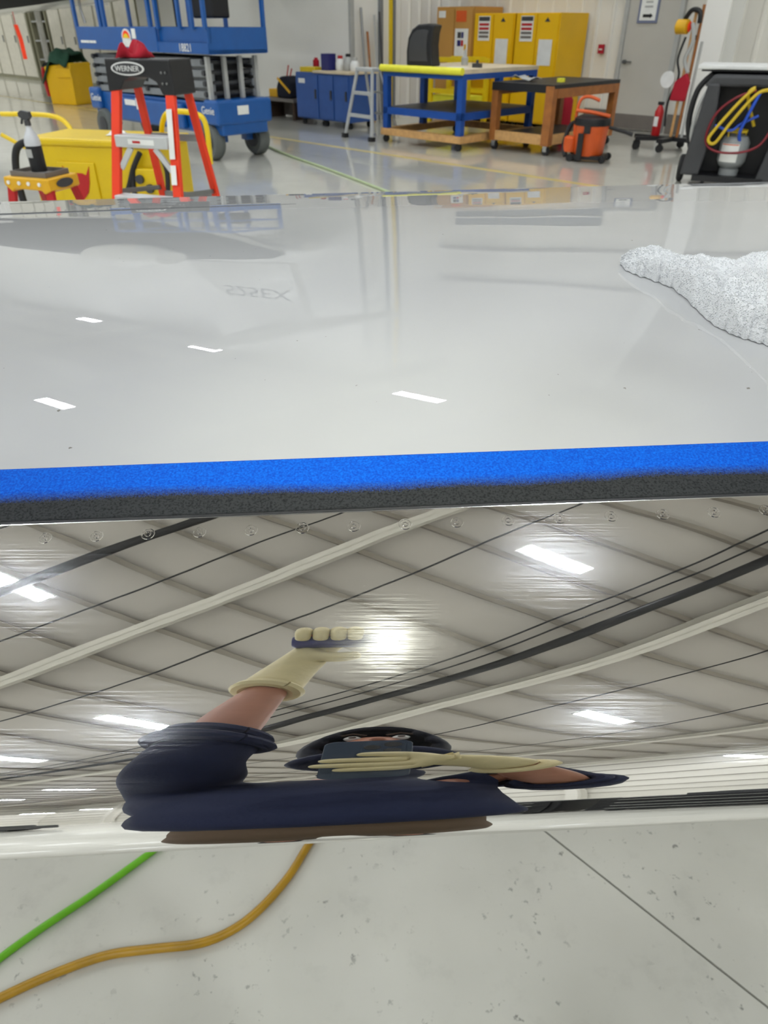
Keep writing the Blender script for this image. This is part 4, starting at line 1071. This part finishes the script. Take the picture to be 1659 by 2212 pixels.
# ================================================================== LEANING POLES, YELLOW RACK, ALUMINIUM LADDER
for k, (a, b, h, m_, lb_) in enumerate(((-10.55, 10.15, 1.72, 'steel', 'tall steel pole leaning in the wall corner'), (-10.52, 10.27, 1.38, 'bwood', 'thin brown pole leaning in the wall corner'), (-10.50, 10.42, 1.62, 'lgrey', 'pale grey pole leaning in the wall corner'), (-10.48, 10.52, 1.66, 'dgrey', 'dark grey pole leaning in the wall corner'))):
    o = MB().tube([RM(a, b, 0.0), RM(a - .22, b + .06, h)], .022, 8).obj('pole', m_, smooth=True); tag(o, lb_, 'pole')
yr = thing('yellow_rack', 'yellow steel frame rack behind the blue workbench', 'rack', RM(-9.85, 10.95), RZ)
for x in (0, .85):
    for y in (0, .5): MB().box((x, y, 0), (x + .08, y + .06, 1.0)).obj('upright', 'tyellow', yr)
for z in (.08, .48, .72, .95):
    MB().box((.08, 0, z), (.85, .05, z + .07)).obj('cross_bar', 'tyellow', yr); MB().box((.08, .51, z), (.85, .56, z + .07)).obj('cross_bar', 'tyellow', yr)
MB().box((.08, .06, .15), (.85, .5, .45)).obj('rack_bin', 'lime', yr)
al = thing('aluminium_ladder', 'short aluminium stepladder standing open by the blue workbench', 'ladder', RM(-9.08, 8.75), RZ - .1)
MB().box((-.2, -.10, .90), (.2, .10, .95)).obj('top_cap', 'alu', al, bevel=.01)
for sx in (-1, 1):
    MB().bar((.18*sx, -.07, .93), (.34*sx, -.22, .02), .05, .025).obj('front_rail', 'alu', al); MB().bar((.17*sx, .07, .93), (.31*sx, .36, .02), .035, .022).obj('rear_rail', 'alu', al)
    MB().box((.34*sx - .04, -.26, 0), (.34*sx + .04, -.18, .06)).obj('foot', 'rubber', al)
for z in (.62, .32): 
    t = (.93 - z) / .91; MB().box((-.18 - .16*t + .02, -.07 - .15*t - .04, z - .02), (.18 + .16*t - .02, -.07 - .15*t + .05, z + .02)).obj('step', 'alu', al)
    MB().bar((-.13 - .12*t, .07 + .33*t, z), (.13 + .12*t, .07 + .33*t, z), .02, .03).obj('rear_brace', 'steel', al)

# ================================================================== BLUE WORKBENCH
wbx = thing('workbench', 'blue steel workbench with yellow padded edge and plywood top on wooden skids', 'workbench', RM(-8.66, 8.6), RZ)
LX, LY = 1.52, 1.78
MB().box((.0, .03, .935), (LX, LY, .985)).obj('tabletop', 'ply', wbx)
MB().tube([(-.01, .012, .965), (LX + .01, .012, .965)], .045, 12).obj('edge_padding', 'lime', wbx, smooth=True)
for lo, hi in (((0, .04, .865), (LX, .10, .934)), ((0, LY - .08, .865), (LX, LY - .02, .934)), ((0, .10, .865), (.06, LY - .08, .934)), ((LX - .06, .10, .865), (LX, LY - .08, .934)),
               ((0, .04, .38), (LX, .10, .47)), ((0, LY - .08, .38), (LX, LY - .02, .47)), ((0, .10, .38), (.06, LY - .08, .47)), ((LX - .06, .10, .38), (LX, LY - .08, .47))):
    MB().box(lo, hi).obj('frame_rail', 'bblue', wbx)
for x in (0, LX - .09):
    for y in (.04, .85, LY - .11): MB().box((x, y, .19), (x + .09, y + .09, .865)).obj('leg', 'bblue', wbx)
MB().box((.06, .1, .44), (LX - .06, LY - .08, .475)).obj('shelf', 'dgrey', wbx)
for lo, hi in (((-.03, .02, .10), (LX + .03, .11, .19)), ((-.03, LY - .11, .10), (LX + .03, LY - .02, .19)), ((LX - .08, .11, .10), (LX + .03, LY - .11, .19)), ((-.03, .11, .10), (.08, LY - .11, .19))):
    MB().box(lo, hi).obj('skid_board', 'wood', wbx)
for x in (.04, LX - .04):
    for y in (.07, LY - .07): MB().lathe([(.015, -.02), (.05, -.02), (.05, .02), (.015, .02)], (x, y, .05), 14, 'y').obj('caster', 'rubber', wbx, smooth=True)
sh = thing('black_hood', 'black curved plastic hood standing upright on the blue workbench', 'hood', RM(-8.24, 9.08, .986), RZ + .25)
pl = [(-.24, 0), (-.245, .18), (-.22, .34), (-.16, .44), (-.06, .50), (.10, .51), (.21, .49), (.18, .40), (.165, .25), (.18, .10), (.20, 0)]
MB().prism(pl, -.12, .12, 'y').obj('shell', 'black', sh, bevel=.02)
MB().prism([(x * .7 - .03, .06 + z * .75) for x, z in pl], -.128, -.121, 'y').obj('face_panel', 'dgrey', sh, bevel=.004)
small('paper_sheet', MB().box((0, 0, 0), (.3, .21, .002)), 'paper', -7.75, 8.95, .986, 'white paper sheet lying on the blue workbench', 'paper', .3)
small('small_vise', MB().box((0, 0, 0), (.12, .08, .05)).cyl((.06, .04, .05), (.06, .04, .09), .02), 'dgrey', -7.45, 9.2, .986, 'small dark metal block on the blue workbench', 'tool')
small('oil_can', MB().lathe([(.05, 0), (.05, .09), (.02, .12), (.012, .2)], n=14), 'lgrey', -8.0, 9.7, .986, 'pale oil can standing on the blue workbench', 'can', smooth=True)

# ================================================================== BROWN TABLE ON CASTERS
bt_ = thing('rolling_table', 'brown wooden rolling table with black rubber top and pine shelf', 'table', RM(-7.03, 9.16), RZ)
BX, BY = 1.0, 1.68
MB().box((0, 0, .79), (BX, BY, .835)).obj('tabletop', 'black', bt_)
MB().box((.0, -.012, .74), (BX - .11, -.001, .835)).obj('front_skirt', 'black', bt_)
for x in (0, BX - .1):
    for y in (0, BY - .1): MB().box((x, y, .12), (x + .1, y + .1, .79)).obj('leg', 'bwood', bt_)
MB().box((BX - .03, .1, .68), (BX + .005, BY - .1, .789)).obj('apron', 'bwood', bt_); MB().box((0, .1, .68), (.035, BY - .1, .789)).obj('apron', 'bwood', bt_)
MB().box((BX - .11, -.015, .12), (BX + .012, -.001, .82)).obj('corner_post', 'bwood', bt_)
MB().box((.02, .03, .17), (BX - .02, BY - .02, .20)).obj('shelf', 'dgrey', bt_)
MB().box((.1, .0, .13), (BX - .1, .05, .25)).obj('shelf_rail', 'wood', bt_); MB().box((BX - .05, .1, .13), (BX - .001, BY - .1, .25)).obj('shelf_rail', 'wood', bt_)
for x in (.06, BX - .06):
    for y in (.06, BY - .06): 
        c_ = MB().lathe([(.015, -.022), (.055, -.022), (.055, .022), (.015, .022)], (x, y, .055), 16, 'y').obj('caster', 'rubber', bt_, smooth=True)
        MB().box((x - .03, y - .035, .045), (x + .03, y - .026, .12)).box((x - .03, y + .026, .045), (x + .03, y + .035, .12)).obj('caster_fork', 'chrome', c_)
tr_ = MB().lathe([(.035, 0), (.055, 0), (.055, .045), (.035, .045)], n=20).obj('tape_roll', 'lime', smooth=True); tr_.location = RM(-6.32, 9.75, .836); tag(tr_, 'bright yellow tape roll on the black table top', 'tape roll')
small('shop_cloth', MB().grid([[((i/6-.5)*.36, (j/6-.5)*.22, .02 + .03*math.sin(i*1.1)*math.cos(j*.9)**2 + .012*math.sin(i*2+j)) for j in range(7)] for i in range(7)]), 'lgrey', -6.75, 9.55, .854, 'crumpled pale cloth on the black table top', 'cloth', smooth=True).modifiers.new('t', 'SOLIDIFY').thickness = .006

# ================================================================== CABINETS on the back wall
tc_ = thing('tan_cabinet', 'tan steel storage cabinet with hazard stickers beside the yellow ones', 'cabinet', RM(-10.38, 11.72), RZ)
MB().box((0, .02, 0), (.86, .82, 1.74)).obj('carcass', 'tan', tc_)
for x0, x1 in ((.02, .42), (.44, .84)): MB().box((x0, 0, .06), (x1, .0195, 1.70)).obj('cabinet_door', 'tan', tc_)
MB().box((.06, -.006, 1.58), (.22, -.001, 1.68)).obj('sticker', 'paper', tc_); MB().box((.47, -.006, 1.52), (.70, -.001, 1.68)).obj('sticker', 'vac', tc_)
sg = MB().box((.46, -.006, .95), (.76, -.001, 1.42)).obj('notice', 'paper', tc_)
for z, m_, x0, x1 in ((1.28, 'dgrey', .52, .60), (1.28, 'torch', .61, .66), (1.16, 'torch', .52, .60), (1.16, 'red', .61, .66), (1.10, 'syellow', .68, .73)): MB().box((x0, -.009, z), (x1, -.0065, z + .09)).obj('print_mark', m_, sg)
def ycab(a0, label):
    t = thing('safety_cabinet', label, 'cabinet', RM(a0, 11.70), RZ, 'yellow safety cabinets')
    MB().box((0, .02, .06), (.86, .84, 1.64)).obj('carcass', 'yellow', t, bevel=.006)
    for x0, x1 in ((.02, .42), (.44, .84)):
        d = MB().box((x0, 0, .09), (x1, .0195, 1.62)).obj('cabinet_door', 'yellow', t)
    MB().box((.40, -.03, .80), (.44, -.001, .92)).obj('handle', 'dgrey', t)
    for x in (.05, .75):
        for y in (.08, .72): MB().box((x, y, 0), (x + .06, y + .06, .06)).obj('foot', 'black', t)
    w_ = MB().box((.11, -.006, 1.25), (.36, -.001, 1.60)).obj('warning_sign', 'paper', t)
    MB().box((.12, -.009, 1.53), (.35, -.0065, 1.59)).obj('sign_header', 'dgrey', w_)
    for k in range(4): MB().box((.13, -.009, 1.29 + .058 * k), (.34, -.0065, 1.325 + .058 * k)).obj('sign_line', 'red' if k > 1 else 'bandg', w_)
    MB().box((.50, -.006, .92), (.76, -.001, 1.28)).obj('document_sleeve', 'white', t)
    MB().prism([(.58, 1.52), (.68, 1.52), (.63, 1.58)], -.006, -.001, 'y').obj('vent_label', 'dgrey', t)
    return t
ycab(-9.49, 'yellow safety cabinet standing directly beside the tan cabinet'); ycab(-8.60, 'yellow safety cabinet at the end of the row, next to the alarm box')
al_ = thing('alarm_box', 'small red alarm pull box on the ribbed wall between cabinets and door', 'alarm', RM(-7.43, B1 - .03, 1.08), RZ)
MB().box((-.05, -.04, 0), (.05, 0, .13)).obj('alarm_case', 'rag', al_); MB().box((-.03, -.047, .05), (.03, -.041, .07)).obj('pull_bar', 'white', al_)
sgn = thing('door_sign', 'framed white notice with a black arrow on the grey door', 'sign', RM(-6.68, B1 - .062, 1.5), RZ)
MB().box((-.17, -.012, 0), (.17, 0, .46)).obj('frame', mat('sign_frame', '#6f7690', .5), sgn); MB().box((-.135, -.016, .035), (.135, -.0122, .425)).obj('sheet', 'paper', sgn)
MB().prism([(-.08, .075), (.04, .075), (.04, .06), (.09, .095), (.04, .13), (.04, .115), (-.08, .115)], -.019, -.0165, 'y').obj('arrow', 'black', sgn)
for k in range(3): MB().box((-.07 + .01*k, -.018, .2 + .06*k), (.07 - .01*k, -.0165, .225 + .06*k)).obj('print_line', 'lgrey', sgn)
rfe = thing('fire_extinguisher', 'dark red extinguisher on the floor behind the brown table', 'extinguisher', RM(-7.2, 11.35), RZ)
MB().lathe([(.09, 0), (.10, .02), (.10, .48), (.06, .56), (.03, .58)], n=18).obj('cylinder', 'rag', rfe, smooth=True); MB().box((-.05, -.02, .58), (.05, .02, .64)).obj('valve', 'black', rfe)

# ================================================================== ORANGE VACUUM
vc = thing('shop_vacuum', 'orange wet-dry vacuum with black lid and tubular orange handle', 'vacuum', RM(-5.44, 9.24), math.radians(-28))
MB().lathe([(.17, .07), (.185, .09), (.215, .40), (.22, .42)], n=24).obj('tank', 'vac', vc, smooth=True)
MB().lathe([(.228, .42), (.235, .44), (.225, .50), (.15, .53)], n=24).obj('lid', 'black', vc, smooth=True)
MB().box((-.04, -.235, .34), (.04, -.205, .44)).obj('latch', 'black', vc)
MB().tube(bez([(-.20, -.05, .30), (-.21, -.04, .55), (-.18, -.02, .70), (-.08, .0, .73), (.05, .02, .69)], 8), .02, 10).obj('handle', 'vac', vc, smooth=True)
MB().tube(bez([(-.20, -.08, .58), (.0, -.12, .57), (.22, -.05, .53)], 6), .022, 10).obj('lid_bar', 'vac', vc, smooth=True)
MB().prism([(-.20, -.16), (.20, -.16), (.24, .1), (.2, .2), (-.2, .2), (-.26, .1)], .03, .08).obj('dolly', 'black', vc)
MB().box((-.10, -.25, .03), (-.03, -.215, .34)).obj('hose_clip', 'black', vc)
MB().lathe([(.10, .10), (.10, .26), (.07, .28)], (-.24, .0, 0), 16).obj('side_pod', 'vac', vc, smooth=True)
for x, y in ((-.2, -.16), (.22, -.14), (-.22, .18), (.22, .18)): MB().lathe([(.015, -.02), (.045, -.02), (.045, .02), (.015, .02)], (x, y, .045), 14, 'y').obj('caster', 'rubber', vc, smooth=True)
MB().tube(bez([(-.15, .15, .45), (-.30, .12, .40), (-.34, .02, .2), (-.28, -.08, .05)], 8), .03, 10).obj('hose', 'rubber', vc, smooth=True)
MB().tube([(.20, .05, .40), (.42, .12, .34), (.50, .14, .32)], [.022, .02, .028], 10).obj('wand', 'black', vc, smooth=True)

# ================================================================== EQUIPMENT STAND with extinguisher
es = thing('equipment_stand', 'wheeled black-based pole stand hung with an amber lamp, red pouch and cords', 'stand', RM(-5.12, 10.9), RZ)
MB().box((-.55, -.05, .12), (.55, .05, .17)).box((-.05, -.35, .12), (.05, .35, .17)).bar((-.4, -.3, .145), (.4, .3, .145), .05, .05).obj('base', 'black', es)
for x, y in ((-.52, 0), (.52, 0), (0, -.32), (0, .32), (-.38, -.28), (.38, .28)): MB().lathe([(.01, -.02), (.05, -.02), (.05, .02), (.01, .02)], (x, y, .05), 14, 'y').box((x-.02, y-.02, .08), (x+.02, y+.02, .13)).obj('caster', 'rubber', es)
for x, h, m_ in ((-.02, 1.62, 'wood'), (.07, 1.7, 'bwood'), (.14, 1.3, 'lgrey')): MB().cyl((x, 0, .17), (x, .02, h), .02, n=8).obj('pole', m_, es, smooth=True)
MB().lathe([(.05, -.09), (.085, -.07), (.085, .07), (.05, .09)], (-.14, -.04, 1.46), 18, 'x').obj('amber_lamp', 'syellow', es, smooth=True)
MB().lathe([(.03, -.01), (.06, 0), (.03, .012)], (-.04, -.05, 1.46), 14, 'x').obj('lamp_lens', 'streamer', es, smooth=True)
MB().tube(bez([(-.14, -.02, 1.54), (-.05, -.05, 1.64), (.06, -.05, 1.62), (.08, -.04, 1.50)], 6), .03, 8).obj('cable_bundle', 'black', es, smooth=True)
MB().tube(bez([(.0, -.06, 1.5), (.06, -.08, 1.3), (.0, -.08, 1.1), (.08, -.08, .95)], 6), .025, 8).obj('cable_bundle', 'lgrey', es, smooth=True)
MB().tube(bez([(-.06, -.06, 1.35), (-.10, -.08, 1.1), (-.04, -.08, .9), (-.12, -.08, .6), (-.10, -.08, .3)], 6), .015, 8).obj('cable_bundle', 'black', es, smooth=True)
MB().prism([(-.08, .62), (.12, .62), (.14, .84), (.08, .95), (-.06, .84)], -.14, -.06, 'y').obj('pouch', 'rag', es, bevel=.015)
MB().lathe([(.04, -.02), (.10, -.02), (.10, .02), (.04, .02)], (-.2, -.05, .86), 20, 'y').obj('cord_reel', 'white', es, smooth=True)
fe = thing('extinguisher', 'bright red extinguisher with white label standing on the wheeled stand base', 'extinguisher', RM(-5.36, 10.87, .171), RZ)
MB().lathe([(.055, 0), (.06, .01), (.06, .30), (.035, .36), (.02, .38)], n=16).obj('cylinder', 'red', fe, smooth=True); MB().box((-.03, -.0635, .12), (.03, -.058, .24)).obj('label_plate', 'white', fe); MB().box((-.04, -.015, .38), (.04, .015, .42)).obj('valve', 'black', fe)
wbr = MB().box((-5.9, B1 - .075, 1.29), (-5.56, B1 - .03, 1.35)).obj('wall_bar', 'black'); wbr.rotation_euler = (0, 0, RZ); tag(wbr, 'short black bar on the wall beside the white column', 'bar')

# ================================================================== REFRIGERANT SERVICE MACHINE
ac = thing('service_machine', 'black wheeled service machine with coloured hoses around a grey tank bay', 'machine', (3.98, 8.85, 0), math.radians(-24))
MB().box((-.48, -.05, .08), (.55, .40, 1.08)).obj('rear_housing', 'black', ac, bevel=.03)
MB().prism([(-.55, .10), (-.36, .10), (-.30, .60), (-.34, .98), (-.46, .98), (-.50, .60)], -.40, -.05, 'y').obj('side_wing', 'dgrey', ac, bevel=.02)
MB().prism([(.22, .08), (.62, .08), (.58, .98), (.26, .98), (.30, .55)], -.42, -.05, 'y').obj('side_wing', 'dgrey', ac, bevel=.02)
MB().prism([(-.50, .95), (.60, .95), (.55, 1.06), (-.42, 1.06)], -.38, -.05, 'y').obj('top_hood', 'dgrey', ac, bevel=.03)
MB().box((-.60, -.30, 1.10), (.70, .40, 1.14)).obj('work_tray', 'white', ac, bevel=.01)
MB().box((-.56, -.26, 1.081), (.60, .36, 1.0995)).obj('tray_support', 'black', ac)
MB().box((-.42, -.42, .05), (.30, -.05, .11)).obj('base_plate', 'black', ac)
for x in (-.56, .66): MB().lathe([(.04, -.035), (.12, -.035), (.14, -.02), (.14, .02), (.12, .035), (.04, .035)], (x, -.15, .14), 24, 'x').obj('wheel', 'rubber', ac, smooth=True)
for x in (-.3, .4): MB().lathe([(.015, -.02), (.045, -.02), (.045, .02), (.015, .02)], (x, -.36, .045), 14, 'x').obj('caster', 'rubber', ac, smooth=True)
MB().tube(bez([(-.45, -.2, 1.05), (-.56, -.24, .9), (-.58, -.24, .6), (-.50, -.26, .35)], 8), .03, 10).obj('hose', 'rubber', ac, smooth=True)
MB().tube(bez([(-.40, -.3, .98), (-.50, -.34, .8), (-.52, -.34, .5), (-.44, -.36, .3)], 8), .02, 10).obj('hose', 'lgrey', ac, smooth=True)
M['hyel'] = mat('hose_yellow', '#c9ab1c', .45); M['hblu'] = mat('hose_blue', '#1f4fc0', .45); M['hred'] = mat('hose_red', '#7a1523', .45)
MB().tube(bez([(.08, -.30, .60), (-.05, -.42, .88), (.0, -.44, .95), (-.12, -.45, .82), (-.30, -.46, .55), (-.33, -.46, .46), (-.26, -.46, .44), (-.16, -.46, .62), (-.02, -.45, .84), (.08, -.45, .93), (.22, -.46, .92), (.32, -.47, .80), (.30, -.47, .58), (.36, -.47, .50), (.48, -.46, .52)], 8), .017, 10).obj('hose', 'hyel', ac, smooth=True)
MB().tube(bez([(.06, -.44, .92), (.0, -.44, .72), (-.04, -.40, .55), (-.02, -.35, .45)], 8), .017, 10).obj('hose', 'hblu', ac, smooth=True)
MB().tube(bez([(-.30, -.40, .60), (-.14, -.42, .56), (-.05, -.38, .62), (.1, -.36, .7)], 8), .014, 8).obj('hose', 'hblu', ac, smooth=True)
MB().tube(bez([(.02, -.43, .93), (-.16, -.44, .86), (-.32, -.42, .70), (-.36, -.42, .46), (-.24, -.44, .36), (.0, -.46, .36), (.18, -.45, .44), (.26, -.42, .62)], 8), .012, 8).obj('hose', 'hred', ac, smooth=True)
tk = thing('refrigerant_tank', 'grey refrigerant tank with two white labels in the machine bay', 'tank', Matrix.Translation(ac.location) @ Matrix.Rotation(math.radians(-24), 4, 'Z') @ Vector((-.06, -.24, .111)), math.radians(-24))
MB().lathe([(.10, 0), (.10, .06), (.085, .07), (.12, .09), (.148, .14), (.15, .32), (.12, .38), (.06, .40)], n=28).obj('cylinder', 'tank', tk, smooth=True)
for z0, z1 in ((.14, .22), (.235, .32)):
    lbm = MB(); lbm.grid([[(.1515*math.sin(a), -.1515*math.cos(a), z) for a in np.linspace(-.95, .35, 14)] for z in (z0, z1)]); lbm.obj('tank_label', 'paper', tk, smooth=True, fix=False)
lbm = MB(); lbm.grid([[(.1525*math.sin(a), -.1525*math.cos(a), z) for a in np.linspace(-.9, .3, 14)] for z in (.305, .315)]); lbm.obj('label_stripe', 'vac', tk, smooth=True, fix=False)
MB().tube([(.11*math.cos(a), .11*math.sin(a), .43) for a in np.linspace(.6, 5.6, 20)], .012, 8).bar((.08, .08, .36), (.09, .08, .43), .015, .015).bar((-.08, -.08, .36), (-.09, -.08, .43), .015, .015).obj('collar', 'hyel', tk, smooth=True)
MB().cyl((0, 0, .40), (0, 0, .46), .02, n=10).obj('valve', 'hyel', tk, smooth=True)
wc = thing('white_cylinder', 'white gas cylinder standing behind the black service machine', 'cylinder', RM(-3.75, 9.75), RZ)
MB().lathe([(.13, 0), (.14, .02), (.14, .78), (.09, .9), (.03, .94)], n=22).obj('cylinder', 'white', wc, smooth=True); MB().cyl((0, 0, .94), (0, 0, 1.02), .03, n=10).obj('valve', 'steel', wc)

# ================================================================== THINGS BEHIND THE CAMERA that the polished metal shows
for k, (b0, lb_) in enumerate(((-2.6, 'black tool chest behind the person, with red tray on top'), (-.95, 'black tool chest behind the person, with grey case on top'), (.75, 'black tool chest behind the person, bare topped'))):
    t = thing('tool_chest', lb_, 'tool chest', RM(2.3, b0), RZ)
    MB().box((0, 0, .12), (.55, 1.5, 1.0)).obj('carcass', 'black', t, bevel=.01)
    for i in range(4):
        d = MB().box((-.02, .04, .16 + .2*i), (-.001, 1.46, .34 + .2*i)).obj('drawer', 'black', t); MB().box((-.045, .1, .29 + .2*i), (-.021, 1.4, .31 + .2*i)).obj('handle', 'chrome', d)
    for x in (.08, .47):
        for y in (.12, 1.38): MB().lathe([(.015, -.02), (.06, -.02), (.06, .02), (.015, .02)], (x, y, .06), 14, 'y').obj('caster', 'rubber', t, smooth=True)
    if k < 2: 
        o = MB().box((0, 0, 0), (.35, .7, .12)).box((.02, .1, .12), (.3, .6, .14)).obj('tool_case', 'red' if k == 0 else 'dgrey'); o.location = RM(2.38, b0 + .3, 1.001); o.rotation_euler = (0, 0, RZ); tag(o, 'red tray on the black tool chest' if k == 0 else 'grey case on the black tool chest', 'case')
tg = thing('tow_tractor', 'low dark grey tow tractor with yellow stripe parked behind the person', 'tractor', (-4.6, -7.6, 0), math.radians(12))
MB().box((-1.5, -.7, .3), (1.5, .7, .85)).box((-.2, -.6, .85), (1.3, .6, 1.05)).obj('body', 'dgrey', tg, bevel=.04)
MB().box((-1.52, .701, .55), (1.52, .72, .66)).obj('stripe', 'tyellow', tg); MB().box((-.9, -.35, .86), (-.5, .35, 1.1)).obj('seat', 'black', tg, bevel=.04)
for x in (-1.0, 1.0):
    for y in (-.62, .62): MB().lathe([(.1, -.1), (.26, -.1), (.28, -.05), (.28, .05), (.26, .1), (.1, .1)], (x, y, .28), 22, 'y').obj('wheel', 'rubber', tg, smooth=True)
